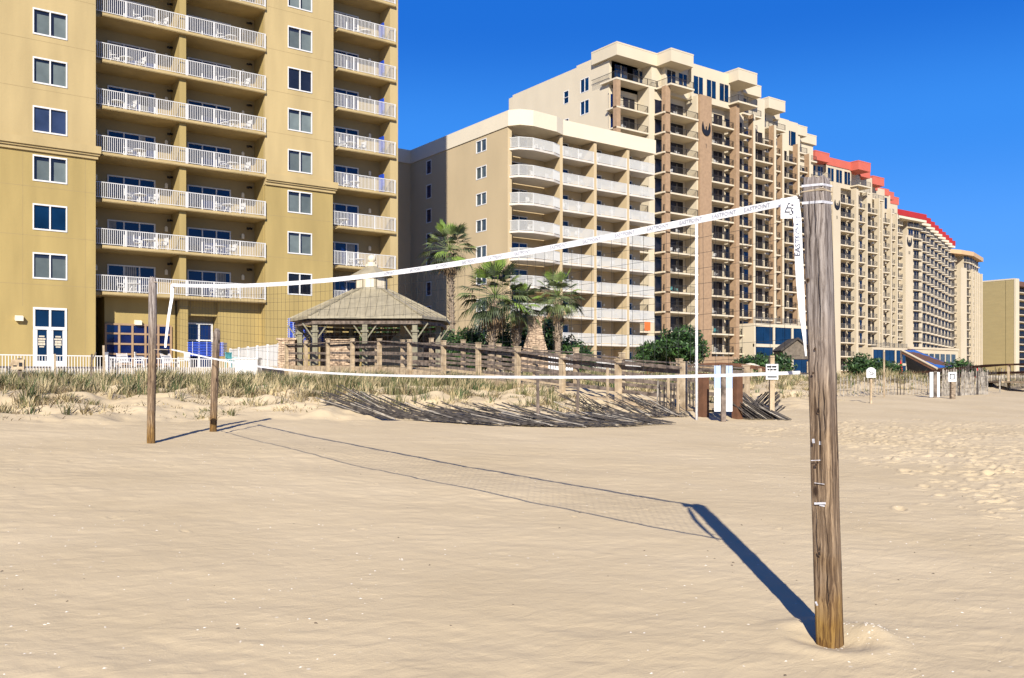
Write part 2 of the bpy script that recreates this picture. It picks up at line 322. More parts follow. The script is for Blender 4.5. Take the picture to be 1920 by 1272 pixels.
# ------------------------------------------------------------------ the beach and the sea
def fastmesh(name,V,Fq,mats,smooth=True,mi=None):
    me=bpy.data.meshes.new(name); nv=len(V); nf=len(Fq); k=Fq.shape[1]
    me.vertices.add(nv); me.vertices.foreach_set('co',V.astype(np.float32).ravel())
    me.loops.add(nf*k); me.loops.foreach_set('vertex_index',Fq.astype(np.int32).ravel())
    me.polygons.add(nf); me.polygons.foreach_set('loop_start',np.arange(0,nf*k,k,dtype=np.int32)); me.polygons.foreach_set('loop_total',np.full(nf,k,dtype=np.int32))
    for m in mats: me.materials.append(m)
    if mi is not None: me.polygons.foreach_set('material_index',mi.astype(np.int32))
    me.polygons.foreach_set('use_smooth',np.full(nf,smooth)); me.update(calc_edges=True); me.validate(); return me
def build_beach():
    c0=math.atan2(FY,FX)
    inner=np.linspace(-.56,.56,900); outer=np.linspace(.56,2*math.pi-.56,120)[1:-1]
    ang=np.concatenate([inner,outer]); rs=[.3]
    while rs[-1]<2400:
        r=rs[-1]
        rs.append(r+(.15 if r<2.5 else .02 if r<5.7 else .0036*r if r<34 else .02*r if r<150 else .12*r))
    rs=np.array(rs); A,R=np.meshgrid(ang,rs,indexing='ij')
    U=R*np.cos(c0-A); V=R*np.sin(c0-A); Z=tz(U,V)
    # hollow and mound at the near post
    pu,pv=at(1558,5.14); dd=np.hypot(U-pu,V-pv); Z-= .035*np.exp(-(dd/.16)**2); Z+=.045*np.exp(-((np.hypot(U-pu-.26,V-pv+.08))/.15)**2)+.02*np.exp(-((dd-.30)/.09)**2)
    # gentle wind ripples and scuffs
    q=U*FX+V*FY; s=U*FY-V*FX
    qq=(U*FX+V*FY); sR=(U*FY-V*FX)
    Z+= (.022*vno(sR*.9,qq*1.4,1)+.012*vno(sR*2.3,qq*3.2,2)+.008*vno(sR*5.5+vno(sR,qq,5)*3,qq*10,3)+.004*vno(sR*13,qq*25,4))*np.clip((26-V)/4,.3,1)*(.55+.9*np.clip(vno(sR*.35,qq*.5,9)+.5,0,1))
    Z+= .0016*np.sin(q*14+2*np.sin(s*1.3)+1.1*np.sin(s*3.1+q))*np.clip(hsh(U,V,.7)+.2,0,1)*np.clip((22-V)/4,0,1)
    # footprints, most of them on the trodden strip towards the walkway
    fp=[]
    def gd(px,py):
        a,b=ray(px); k=(py-HOR)/FOC; d=(EYE+.147)/(.048*b+k); return a*d,b*d
    r_=random.Random(5)
    for i in range(1100):
        px=r_.uniform(1400,1990); t=abs(r_.gauss(0,.42)); lo=796-abs(r_.gauss(0,6)); hi=840+max(0,(px-1560))*.42
        if px<1560 and r_.random()<.75: continue
        py=lo+t*(hi-lo); u,v=gd(px,py)
        fp.append((u,v,r_.uniform(-.7,1.2),r_.uniform(.5,1.1)*(1 if t<.9 else .8)))
    for i in range(26):
        u,v=gd(r_.uniform(-50,1500),r_.uniform(800,1000)); fp.append((u,v,r_.uniform(0,3),.35))
    for (u,v,th,sc) in fp:
        th=c0-math.pi/2+th; d=math.hypot(u,v)
        ri=np.searchsorted(rs,[d-.35,d+.35]); a0=c0-math.atan2(v,u); da=.3/max(d,1)
        ai=np.searchsorted(inner,[a0-da,a0+da])
        if ai[0]>=ai[1] or ri[0]>=ri[1]: continue
        sl=(slice(ai[0],ai[1]),slice(ri[0],ri[1])); du=U[sl]-u; dv=V[sl]-v
        x=(du*math.cos(th)+dv*math.sin(th))/(.13*sc); y=(-du*math.sin(th)+dv*math.cos(th))/(.06*sc); e=x*x+y*y
        Z[sl]+= -.026*sc*np.exp(-e**1.5)+.015*sc*np.exp(-((np.sqrt(e)-1.5)/.42)**2)
    na,nr=A.shape; Vt=np.stack([U,V,Z],-1).reshape(-1,3)
    I=np.arange(na*nr).reshape(na,nr); I2=np.vstack([I,I[:1]])
    Fq=np.stack([I2[:-1,:-1],I2[1:,:-1],I2[1:,1:],I2[:-1,1:]],-1).reshape(-1,4)
    Vt=np.vstack([Vt,[[0,0,tzf(0,0)]]])
    me=fastmesh('beach',Vt,Fq,[M['sand']]); o=link('beach',me); o['kind']='structure'
    if me.polygons[0].normal.z<0: me.flip_normals()
build_beach()
mb=MB(); mb.box(-2500,2500,-2600,-27,-2.2,-1.42)
sea=mat('sea_water',(.012,.06,.07),.12,.3,.05,.5,.6); o=link('sea',mb.mesh('sea',[sea])); o['kind']='structure'
mb=MB(); mb.box(-40,52,51,90,1.0,2.12); mb.box(40,130,56,100,.8,1.9); o=link('pool_deck',mb.mesh('pool_deck',[M['paving']])); o['kind']='structure'
# ------------------------------------------------------------------ shared building pieces
def rail_mb(W,h,sp,pw,mi=0,posts=1.8,base=.07,ends=()):
    m=MB(); m.box(0,W,-.03,.03,h-.05,h,mi); m.box(0,W,-.02,.02,base,base+.04,mi)
    n=max(2,int(W/sp))
    for i in range(n+1):
        x=W*i/n; m.box(x-pw/2,x+pw/2,-pw/2,pw/2,base+.04,h-.05,mi)
    k=max(1,round(W/posts))
    for i in range(k+1):
        x=min(max(W*i/k,.035),W-.035); m.box(x-.04,x+.04,-.04,.04,0,h+.003,mi)
    return m
def panel_door(W,H,n=3,fw=.07,depth=.1):   # sliding door: frame local coords x 0..W, front face y=0
    f=MB(); g=MB()
    f.box(0,W,0,depth,H-fw,H); f.box(0,W,0,depth,0,fw); 
    for i in range(n+1):
        x=(W-fw)*i/n; f.box(x,x+fw,.003,depth,fw,H-fw)
    for i in range(n):
        x0=(W-fw)*i/n+fw; x1=(W-fw)*(i+1)/n; g.box(x0+.002,x1-.002,.05,.07,fw,H-fw)
    return f,g
_cache={}
def cm(key,mb,mats,name):
    if key not in _cache: _cache[key]=mb.mesh(name,mats)
    return _cache[key]
def wall_open(mb,ax,a0,a1,p0,p1,z0,z1,ops,m=0):
    """wall between a0,a1 along axis ax ('u' or 'v'), thickness p0..p1, one column of openings (b0,b1,zb,zt)"""
    def bx(a,b,z_0,z_1):
        if z_1-z_0<1e-4 or b-a<1e-4: return
        if ax=='u': mb.box(a,b,p0,p1,z_0,z_1,m)
        else: mb.box(p0,p1,a,b,z_0,z_1,m)
    b0=ops[0][0]; b1=ops[0][1]; bx(a0,b0,z0,z1); bx(b1,a1,z0,z1); zc=z0
    for o in sorted(ops,key=lambda o:o[2]): bx(b0,b1,zc,o[2]); zc=o[3]
    bx(b0,b1,zc,z1)
def window(rt,ax,b0,b1,pf,zb,zt,gl,pane_split=2,proud=.04,depth=.16,sgn=1,frame='white',fw=.07,name='window',hs=(),blind=0):
    """framed window in an opening; pf = outer face of wall; sgn = +1 if the building lies on the + side"""
    f=MB(); g=MB()
    def bx(M_,a,b,q0,q1,z0,z1):
        if ax=='u': M_.box(a,b,pf+sgn*q0,pf+sgn*q1,z0,z1)
        else: M_.box(pf+sgn*q0,pf+sgn*q1,a,b,z0,z1)
    bx(f,b0-.02,b1+.02,-proud,depth,zt-fw,zt+.02); bx(f,b0-.02,b1+.02,-proud,depth,zb-.02,zb+fw)
    for i in range(pane_split+1):
        x=b0-.02+(b1-b0+.04-fw)*i/pane_split; bx(f,x,x+fw,-proud+.003,depth,zb+fw,zt-fw)
    for h in hs: bx(f,b0+fw,b1-fw,-proud+.006,depth,zb+(zt-zb)*h-fw/2,zb+(zt-zb)*h+fw/2)
    for i in range(pane_split):
        x0=b0+(b1-b0)*i/pane_split; x1=b0+(b1-b0)*(i+1)/pane_split; bx(g,x0+.01,x1-.01,.07,.09,zb+.01,zt-.01)
    o=part(name,f,[M[frame]],rt); part('pane',g,[M[gl] if isinstance(gl,str) else gl],o)
    if blind:
        for i in range(pane_split):
            x0=b0+(b1-b0)*i/pane_split; x1=b0+(b1-b0)*(i+1)/pane_split; q=MB(); bx(q,x0+.10+.04*blind,x1-.04,.062,.066,zb+.08,zt-.24-.05*(blind%2)); part('blind',q,[M['blind']],o)  # dark glass left bare at left and top mimics the recess shadow
    return o
# furniture prototypes (built once, then copied)
def chair_mb():
    m=MB()
    m.box(-.24,.24,-.24,.24,.40,.44)
    for i in range(5): m.box(-.22+i*.095,-.16+i*.095,.22,.26,.44,.92)
    m.box(-.25,.25,.22,.27,.86,.93)
    for sx in (-1,1):
        for sy in (-1,1): m.box(sx*.22-.02,sx*.22+.02,sy*.22-.02,sy*.22+.02,0,.40)
        m.box(sx*.25-.025,sx*.25+.025,-.22,.24,.62,.65); m.box(sx*.25-.02,sx*.25+.02,-.22,-.18,.44,.62)
    return m
def table_mb():
    m=MB(); m.prism([(.42*math.cos(a),.42*math.sin(a)) for a in np.linspace(0,2*math.pi,17)[:-1]],.68,.72)
    for a in (0.8,2.4,3.9,5.5): m.beam((.12*math.cos(a),.12*math.sin(a),.68),(.30*math.cos(a),.30*math.sin(a),0),.035,.035)
    return m
def lounger_mb():
    m=MB()
    for i in range(9): m.box(-.3,.3,-.9+i*.13,-.8+i*.13,.32,.35)
    for i in range(6):
        y=.3+i*.09; z=.36+i*.09; m.box(-.3,.3,y,y+.06,z,z+.05)
    for sx in (-.3,.27): m.box(sx,sx+.03,-.9,.35,.28,.33); m.box(sx,sx+.03,-.8,-.75,0,.28); m.box(sx,sx+.03,.3,.35,0,.28); m.beam((sx+.015,.3,.34),(sx+.015,.85,.88),.03,.03)
    return m
CH={}
for k,(f,mm) in {'chair':(chair_mb,'plastic'),'table':(table_mb,'plastic'),'teal_chair':(chair_mb,'teal'),'lounger':(lounger_mb,'plastic'),'dark_chair':(chair_mb,'door_c')}.items():
    CH[k]=f().mesh('patio_'+k,[M[mm]])
def furn(kind,u,v,z,rz,label,group):
    nm={'chair':'patio_chair','table':'patio_table','teal_chair':'patio_chair','lounger':'lounge_chair','dark_chair':'patio_chair'}[kind]
    cat={'chair':'chair','table':'table','teal_chair':'chair','lounger':'lounger','dark_chair':'chair'}[kind]
    o=link(nm,CH[kind],None,(u,v,z)); o.rotation_euler=(0,0,rz); tag(o,label,cat,group); return o
ORD=['first','second','third','fourth','fifth','sixth','seventh','eighth','ninth','tenth','eleventh','twelfth','thirteenth','fourteenth','fifteenth']
# ------------------------------------------------------------------ yellow tower (A)
GZ=2.12; A0=6.75; AF=2.91
A=root('condo_tower',(18,62,GZ),'tall yellow stucco condo tower with white balcony railings at the left','building')
NF=14; ZT=50.0; CORN=15.0
wl=MB()  # mats: 0 upper, 1 lower, 2 inner
wz=[(A0+.72+AF*k, A0+2.25+AF*k) for k in range(NF)]
b0,b1=8.55,10.38
VA1=59.8
ops=[(b0,b1,2.16,5.75)]+[(b0,b1,a,b) for a,b in wz]
lo=[o for o in ops if o[3]<CORN]; hi=[o for o in ops if o[2]>CORN]
wall_open(wl,'u',-14,12.0,VA1+.03,VA1+.3,GZ,CORN,lo,1); wall_open(wl,'u',-14,12.0,VA1,VA1+.3,CORN,ZT,hi,0)
wl.box(-14,11.7,VA1+.31,78,GZ,ZT,0); wl.box(11.7,11.97,VA1+.301,64,GZ,CORN,1); wl.box(11.7,12.0,VA1+.301,64,CORN,ZT,0)
VA2=60.5; c0_,c1_=24.72,26.52
ops2=[(c0_,c1_,a,b) for a,b in wz]; lo=[o for o in ops2 if o[3]<CORN]; hi=[o for o in ops2 if o[2]>CORN]
wall_open(wl,'u',23.08,28.17,VA2+.03,VA2+.3,GZ,CORN,lo,1); wall_open(wl,'u',23.05,28.2,VA2,VA2+.3,CORN,ZT,hi,0)
wl.box(23.33,27.9,VA2+.31,78,GZ,ZT,0)
for (a,b) in ((23.05,23.32),(27.91,28.2)): wl.box(a,b,VA2+.301,64,GZ,ZT,1 if a<25 else 0)
# rear walls of the balcony stacks with door openings are plain; doors sit proud
VB=62.6
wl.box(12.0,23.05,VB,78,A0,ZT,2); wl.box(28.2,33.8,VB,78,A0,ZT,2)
wl.box(17.27,17.7,60.62,VB-.002,A0+.1,ZT,1); wl.box(33.12,33.8,60.95,VB-.002,GZ,ZT,0)
# ground storey under the left stack
wl.box(12.0,12.9,64,78,GZ,A0-.003,2)
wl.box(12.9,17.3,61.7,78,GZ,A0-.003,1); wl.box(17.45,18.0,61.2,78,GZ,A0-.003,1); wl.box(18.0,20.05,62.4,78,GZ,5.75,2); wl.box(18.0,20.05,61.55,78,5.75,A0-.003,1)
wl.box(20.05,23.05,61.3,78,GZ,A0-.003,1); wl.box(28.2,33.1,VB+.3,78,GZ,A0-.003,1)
part('wall',wl,[M['a_up'],M['a_lo'],M['a_in']],A)
jm=mat('joint_shadow_line',(.27,.20,.095),.9,.05,2)
for k in range(NF):
    z=A0+.35+AF*k
    for (a,b,vf) in ((-14,12.0,VA1),(23.05,28.2,VA2)):
        if z<CORN+1 and z>CORN-.5: continue
        f_=vf+(.03 if z<CORN else 0); mb=MB(); mb.box(a+.02,b-.04,f_-.003,f_+.02,z,z+.022); part('control_joint',mb,[jm],A)
for x in (8.0,2.0,11.4):
    mb=MB(); mb.box(x,x+.02,VA1+.027,VA1+.05,5.8 if x==8 else 2.2,CORN); part('control_joint',mb,[jm],A)
co=MB()
for (a,b,vf) in ((-14,12.0,VA1),(23.05,28.2,VA2)):
    co.box(a,b+.12,vf-.1,vf-.002,15.02,15.22,0); co.box(a,b+.2,vf-.2,vf-.003,15.22,15.34,0); co.box(a,b+.26,vf-.3,vf-.002,15.34,15.78,0)
    co.box(b+.002,b+.26,vf-.002,vf+1.2,15.34,15.78,0)
part('cornice',co,[M['a_up']],A)
its=[]
sp=[('stack_left',12.0,17.3,60.35),('stack_mid',17.68,23.05,60.35),('stack_right',28.2,33.5,60.75)]
for nm,u0,u1,vf in sp:
    W_=(u1-u0) if nm!='stack_left' else u1-u0+.38
    sm=MB(); sm.box(.5 if nm!='stack_mid' else 0,W_,0,VB-vf-.002,0,.2); sm.box(0,.5,.35,VB-vf-.002,0,.198) if nm!='stack_mid' else None
    sm.box(.5 if nm!='stack_mid' else 0,W_,-.03,0,.04,.198)
    rm=rail_mb(W_,1.05,.115,.03); rm2=MB(); rm2.add(rm,(0,.06,.2))
    ms=cm(('As',nm),sm,[M['a_up']],'balcony'); mr=cm(('Ar',nm),rm2,[M['rail']],'railing')
    for k in range(9):
        its.append(((u0,vf,A0+AF*k),'balcony',ms,sm,[M['a_up']],[('railing',mr,rm2,[M['rail']])]))
emit(A,its)
its=[]
fd,gd_=panel_door(3.0,2.0,3,.085)
mf=fd.mesh('sliding_door',[M['white']]); mg=gd_.mesh('pane',[M['glass_blue']])
for k in range(9):
    for ux in (13.25,18.35,28.0+.25):
        its.append(((ux,VB-.06,A0+.2+AF*k),'sliding_door',mf,fd,[M['white']],[('pane',mg,gd_,[M['glass_blue']])]))
emit(A,its)
rr=random.Random(17)
for k in range(9):
    for ux in (13.25,18.35,28.25):
        if rr.random()<.55:
            mb=MB(); x0=ux+.1+rr.choice((0,.95,1.9)); w_=rr.uniform(.35,.8); n_=6
            for i in range(n_): mb.box(x0+w_*i/n_,x0+w_*(i+.75)/n_,VB-.06+.030+.004*(i%2),VB-.06+.045,A0+.3+AF*k,A0+2.1+AF*k)
            part('door_curtain',mb,[M['curtain']],A)
its=[]; lm=MB(); lm.box(-.09,.09,-.12,0,0,.3); lm.box(-.05,.05,-.09,0,.3,.36); ml=lm.mesh('wall_lamp',[M['lamp']])
for k in range(9):
    for ux in (16.95,12.55,22.2,32.2): its.append(((ux,VB-.001,A0+1.75+AF*k),'wall_lamp',ml,lm,[M['lamp']],[]))
emit(A,its)
its=[]; lm=MB(); lm.obox((0,-.10,0),.07,.09,.07,Euler((.4,0,0)));lm.obox((.2,-.10,.02),.07,.09,.07,Euler((.3,0,.3))); lm.box(-.02,.22,-.04,0,.0,.03); ml=lm.mesh('spot_lamp',[M['black']])
for k in range(9):
    for ux in (17.0,22.55): its.append(((ux if ux<20 else ux-.1,VB-.3,A0+2.45+AF*k),'spot_lamp',ml,lm,[M['black']],[]))
emit(A,its)
for k in range(8):
    g=['glass_teal','glass_sea','glass_teal','glass_slate','glass_teal','glass_teal','glass_teal','glass_teal'][k]
    window(A,'u',b0,b1,VA1+(.03 if wz[k][1]<CORN else 0),wz[k][0],wz[k][1],g if g!='glass_teal' else 'glass_dark',blind=(g=='glass_teal')*(1+k%3))
for k in range(8):
    window(A,'u',c0_,c1_,VA2+(.03 if wz[k][1]<CORN else 0),wz[k][0],wz[k][1],'glass_dark',fw=.06,blind=(0 if k in (0,5) else 1+k%2))
# glass entrance door at the left, with the dark lower panes and pale lettering blocks
dr=MB(); dg=MB()
x0,x1=b0,b1; vf=VA1+.03
dr.box(x0,x1,vf-.06,vf+.15,5.62,5.75); dr.box(x0,x1,vf-.06,vf+.15,4.42,4.6); 
for a in (x0,(x0+x1)/2-.055,x1-.11): dr.box(a,a+.11,vf-.05,vf+.15,2.3,5.62)
for a,b in ((x0+.11,x0+.23),((x0+x1)/2-.17,(x0+x1)/2-.055),((x0+x1)/2+.055,(x0+x1)/2+.17),(x1-.23,x1-.11)): dr.box(a,b,vf-.03,vf+.14,2.3,4.42)
dr.box(x0,x1,vf-.04,vf+.14,2.16,2.55)
dg.box(x0+.1,x1-.1,vf+.05,vf+.07,2.3,5.7)
o=part('entrance_door',dr,[M['white']],A); part('pane',dg,[M['glass_sea']],o)
tx=MB()
for cx in (x0+.47,x1-.47):
    for j,(w_,h_) in enumerate(((.30,.09),(.42,.10),(.36,.12),(.38,.13),(.26,.08))): 
        z_=4.02-j*.155; n_=5
        for i in range(n_): tx.box(cx-w_/2+i*w_/n_+.006,cx-w_/2+(i+1)*w_/n_-.006,vf+.036,vf+.046,z_-h_/2,z_+h_/2)
part('lettering',tx,[M['b_cream']],o)
lm=MB(); lm.obox((7.8,vf-.17,5.05),.21,.15,.13,Euler((.25,0,0))); part('flood_lamp',lm,[M['lamp']],A,label='white floodlight box left of the entrance door')
lm=MB(); lm.obox((14.9,61.7-.17,5.15),.21,.15,.13,Euler((.25,0,0))); part('flood_lamp',lm,[M['lamp']],A,label='white floodlight box above the grid window')
gw=MB(); gg=MB(); gx0,gx1=12.95,17.0
for i in range(6):
    x=gx0+(gx1-gx0)*i/5; gw.box(x-.06,x+.06,61.58,61.699,2.3,5.0)
for j in range(4): z_=2.3+j*.66+.06; gw.box(gx0,gx1,61.60,61.698,z_,z_+.12)
gw.box(gx0,gx1,61.6,61.698,4.94,5.06)
gg.box(gx0,gx1,61.66,61.697,2.3,5.0)
o=part('grid_window',gw,[M['c_brick']],A); part('pane',gg,[M['glass_blue']],o)
window(A,'u',18.15,19.95,62.28,2.2,5.3,'glass_blue',2,.05,.11,name='terrace_door',hs=(.62,),fw=.09)
# chairs and tables on the yellow tower
stn={'l':('left',12.0,5.3),'m':('middle',17.7,5.3),'r':('right',28.2,5.2)}
rr=random.Random(3)
for k in range(9):
    for s_,(nm,u0,W_) in stn.items():
        fl=ORD[k]; z_=A0+.2+AF*k; v0=60.9 if s_!='r' else 61.3
        if rr.random()<.88:
            c=u0+rr.uniform(1.4,3.6); g='chairs and tables on the yellow tower balconies'
            furn('table',c,v0+.55,z_,0,f'white round table on {fl} balcony up in {nm} stack of yellow tower',g)
            furn('chair',c-.75,v0+.4,z_,1.2,f'white chair left of table on {fl} balcony up, {nm} stack of yellow tower',g)
            if rr.random()<.75: furn('chair',c+.8,v0+.35,z_,-1.3,f'white chair right of table on {fl} balcony up, {nm} stack of yellow tower',g)
for k in range(3,8):
    m_=MB(); m_.box(32.75,32.85,61.4,62.1,A0+.2+AF*k,A0+1.75+AF*k); 
    solo('folded_umbrella',m_,[M['blue']],(32.8,61.7,A0+.2+AF*k),f'blue folded umbrella beside the right pillar on {ORD[k]} balcony up of yellow tower','umbrella','blue folded umbrellas on the yellow tower')
# ------------------------------------------------------------------ tan mid-rise (B)
B=root('condo_midrise',(60,80,1.9),'nine storey tan condo block with cream parapet and pale balconies, behind the palms','building')
BF=2.83; BT=24.9
bw=MB(); wops=[(78.05,79.97,BT+.75-BF*k,BT+2.05-BF*k) for k in range(9)]
w2=[(89.3,90.4,BT+.4-BF*k,BT+2.0-BF*k) for k in range(9)]
wall_open(bw,'v',74.2,84.5,53.9,54.2,1.9,27.3,wops); wall_open(bw,'v',84.5,94.1,53.9,54.2,1.9,27.3,w2)
bw.box(54.21,60.2,76.2,100,1.9,27.3); bw.box(60.2,74.0,75.6,100,1.9,27.3)
bw.box(54.21,54.4,74.2,76.199,1.9,27.3)
for a,b in ((60.2,60.6),(65.0,65.4),(69.9,70.3)): bw.box(a,b,73.5,75.599,1.9,27.25)
aw=[(49.6,50.9,BT+.4-BF*k,BT+1.9-BF*k) for k in range(9)]
wall_open(bw,'u',44,51.5,94.1,94.4,1.9,27.3,aw)
bw.box(51.5,53.9,94.1,94.4,1.9,27.3)
bw.box(44,53.9,94.41,100,1.9,27.3)
part('wall',bw,[M['b_wall']],B)
pp=MB()
pf=[(53.8,76),(53.8,74.0),(54.5,72.95),(55.9,72.5),(59.2,72.75),(60.5,73.3),(74.3,73.3),(74.3,100),(53.8,100)]
pp.prism(pf,27.3,28.9); pp.box(43.5,53.799,93.95,100,27.3,28.9)
part('parapet',pp,[M['b_cream']],B)
pp=MB(); pp.box(56,58,81,87,28.9,29.9); pp.box(58,60,82,84,28.9,30.4); part('roof_plant',pp,[M['b_cream']],B)
its=[]
slab1=MB(); p1=[(0,2.7),(0,1.3),(.7,0.1),(2.2,-.45),(5.0,-.25),(6.3,.3),(6.3,2.7)]; slab1.prism([(x,y-.3) for x,y in p1[:]],0,.22)
r1=MB(); line=[(0.05,1.0),(.72,-.15),(2.2,-.68),(5.0,-.5),(6.25,.02)]
def polyrail(line,h,sp,pw,z0):
    m=MB()
    for (x0,y0),(x1,y1) in zip(line[:-1],line[1:]):
        L=math.hypot(x1-x0,y1-y0); n=max(2,int(L/sp))
        m.beam((x0,y0,z0+h-.03),(x1,y1,z0+h-.03),.06,.06); m.beam((x0,y0,z0+.09),(x1,y1,z0+.09),.04,.04)
        for i in range(n+1):
            t=i/n; x=x0+(x1-x0)*t; y=y0+(y1-y0)*t; m.box(x-pw/2,x+pw/2,y-pw/2,y+pw/2,z0+.09,z0+h-.05)
        m.box(x0-.04,x0+.04,y0-.04,y0+.04,z0,z0+h)
    return m
r1=polyrail(line,1.08,.10,.045,.22)
ms1=slab1.mesh('balcony',[M['b_slab']]); mr1=r1.mesh('railing',[M['b_rail']])
def bays(u0,u1,n0):
    s=MB(); s.box(0,u1-u0,0,2.1,0,.22); r=MB(); r.add(rail_mb(u1-u0,1.08,.10,.045),(0,.07,.22)); return s,r
bb=[(60.6,65.0),(65.4,69.9),(70.3,74.25)]
bm=[]
for (a,b) in bb:
    s,r=bays(a,b,0); bm.append((a,s,r,s.mesh('balcony',[M['b_slab']]),r.mesh('railing',[M['b_rail']])))
for k in range(8):
    z_=BT-BF*k
    its.append(((53.93,73.5,z_),'balcony',ms1,slab1,[M['b_slab']],[('railing',mr1,r1,[M['b_rail']])]))
    for a,s,r,msx,mrx in bm: its.append(((a,73.45,z_),'balcony',msx,s,[M['b_slab']],[('railing',mrx,r,[M['b_rail']])]))
emit(B,its)
its=[]
fd,gd_=panel_door(2.2,2.1,2,.08); mf=fd.mesh('sliding_door',[M['white']]); mg=gd_.mesh('pane',[M['glass_dark']]); mg2=gd_.mesh('pane',[M['glass_blue']])
for k in range(9):
    z_=BT+.22-BF*k
    for i,(ux,vv) in enumerate(((55.7,76.2),(60.9,75.6),(65.75,75.6),(70.5,75.6))):
        g=(mg2,M['glass_blue']) if (i*3+k)%4==0 else (mg,M['glass_dark'])
        its.append(((ux,vv-.07,z_),'sliding_door',mf,fd,[M['white']],[('pane',g[0],gd_,[g[1]])]))
emit(B,its)
its=[]; lm=MB(); lm.box(-.1,.1,-.14,0,0,.26); ml=lm.mesh('wall_lamp',[M['lamp']])
for k in range(9):
    for ux,vv in ((54.8,76.2),(63.6,75.6),(68.3,75.6),(73,75.6)): its.append(((ux,vv-.001,BT+1.75-BF*k),'wall_lamp',ml,lm,[M['lamp']],[]))
emit(B,its)
for k in range(9):
    window(B,'v',78.05,79.97,53.9,wops[k][2],wops[k][3],'glass_teal',2,.03,.14)
    if k<8: window(B,'v',89.3,90.4,53.9,w2[k][2],w2[k][3],'glass_blue',1,.03,.2)
    if k<8: window(B,'u',49.6,50.9,94.1,aw[k][2],aw[k][3],'glass_dark',1,.0,.14,frame='b_wall')
rr=random.Random(8)
for k in range(8):
    for i,u0 in enumerate((56,60.8,65.6,70.5)):
        nm=('rounded corner','second','third','rightmost')[i]; z_=BT+.22-BF*k; g='chairs on the tan block balconies'
        if rr.random()<.85:
            furn('chair',u0+rr.uniform(.4,1.4),74.1,z_,rr.uniform(-1,1),f'white chair on {ORD[8-k]} floor {nm} balcony of the tan block, left side',g)
        if rr.random()<.8:
            furn('chair',u0+rr.uniform(2.3,3.3),74.2,z_,rr.uniform(-1,1),f'white chair on {ORD[8-k]} floor {nm} balcony of the tan block, right side',g)
        if rr.random()<.35: furn('table',u0+1.9,74.3,z_,0,f'white table on {ORD[8-k]} floor {nm} balcony of the tan block',g)
m_=MB(); m_.box(72.6,73.5,73.38,73.42,BT-6*BF-.05-.9,BT-6*BF+.15-.1); 
solo('beach_towel',m_,[M['orange']],(73,73.4,BT-6*BF-.9),'orange towel hanging below the rightmost railing of the tan block','towel')
# ------------------------------------------------------------------ the stepped beach towers (C, D, E, F)
def crest(cx,vf,cz,s=1.0):
    m=MB(); pts=[]
    for i in range(13): a=math.pi*(1.0+i/12); pts.append((cx+1.0*s*math.cos(a),cz+1.05*s*math.sin(a)))
    pts+=[(cx+.98*s,cz+.5*s),(cx+.8*s,cz+1.15*s),(cx+.62*s,cz+.45*s),(cx+.45*s,cz-.05*s),(cx+.15*s,cz-.12*s),(cx,cz+.25*s),(cx-.15*s,cz-.12*s),(cx-.45*s,cz-.05*s),(cx-.62*s,cz+.45*s),(cx-.8*s,cz+1.15*s),(cx-.98*s,cz+.5*s)]
    n=len(pts); m.v+=[(p[0],vf-.12,p[1]) for p in pts]+[(p[0],vf-.004,p[1]) for p in pts]
    m.f.append(tuple(range(n))); m.m.append(0)
    for i in range(n): m.f.append((i,(i+1)%n,n+(i+1)%n,n+i)); m.m.append(0)
    m.tube([(cx,vf-.1,cz+.1*s),(cx,vf-.1,cz+.45*s)],.11*s,6)
    return m
def text_mesh(s,size,shear=0,spacing=1.0):
    cu=bpy.data.curves.new('txt','FONT'); cu.body=s; cu.size=size; cu.shear=shear; cu.space_character=spacing; cu.align_x='CENTER'; cu.align_y='CENTER'; cu.resolution_u=2
    ob=bpy.data.objects.new('txt',cu); C.objects.link(ob); dg=bpy.context.evaluated_depsgraph_get(); dg.update()
    me=bpy.data.meshes.new_from_object(ob.evaluated_get(dg)); bpy.data.objects.remove(ob); bpy.data.curves.remove(cu)
    return me
def text_part(s,size,mtx,mt,parent,name='lettering',**k):
    me=text_mesh(s,size,**k); me.transform(mtx); me.materials.clear(); me.materials.append(mt); 
    r=parent
    while r.parent: r=r.parent
    me.transform(Matrix.Translation(-Vector(r.location))); return link(name,me,parent)
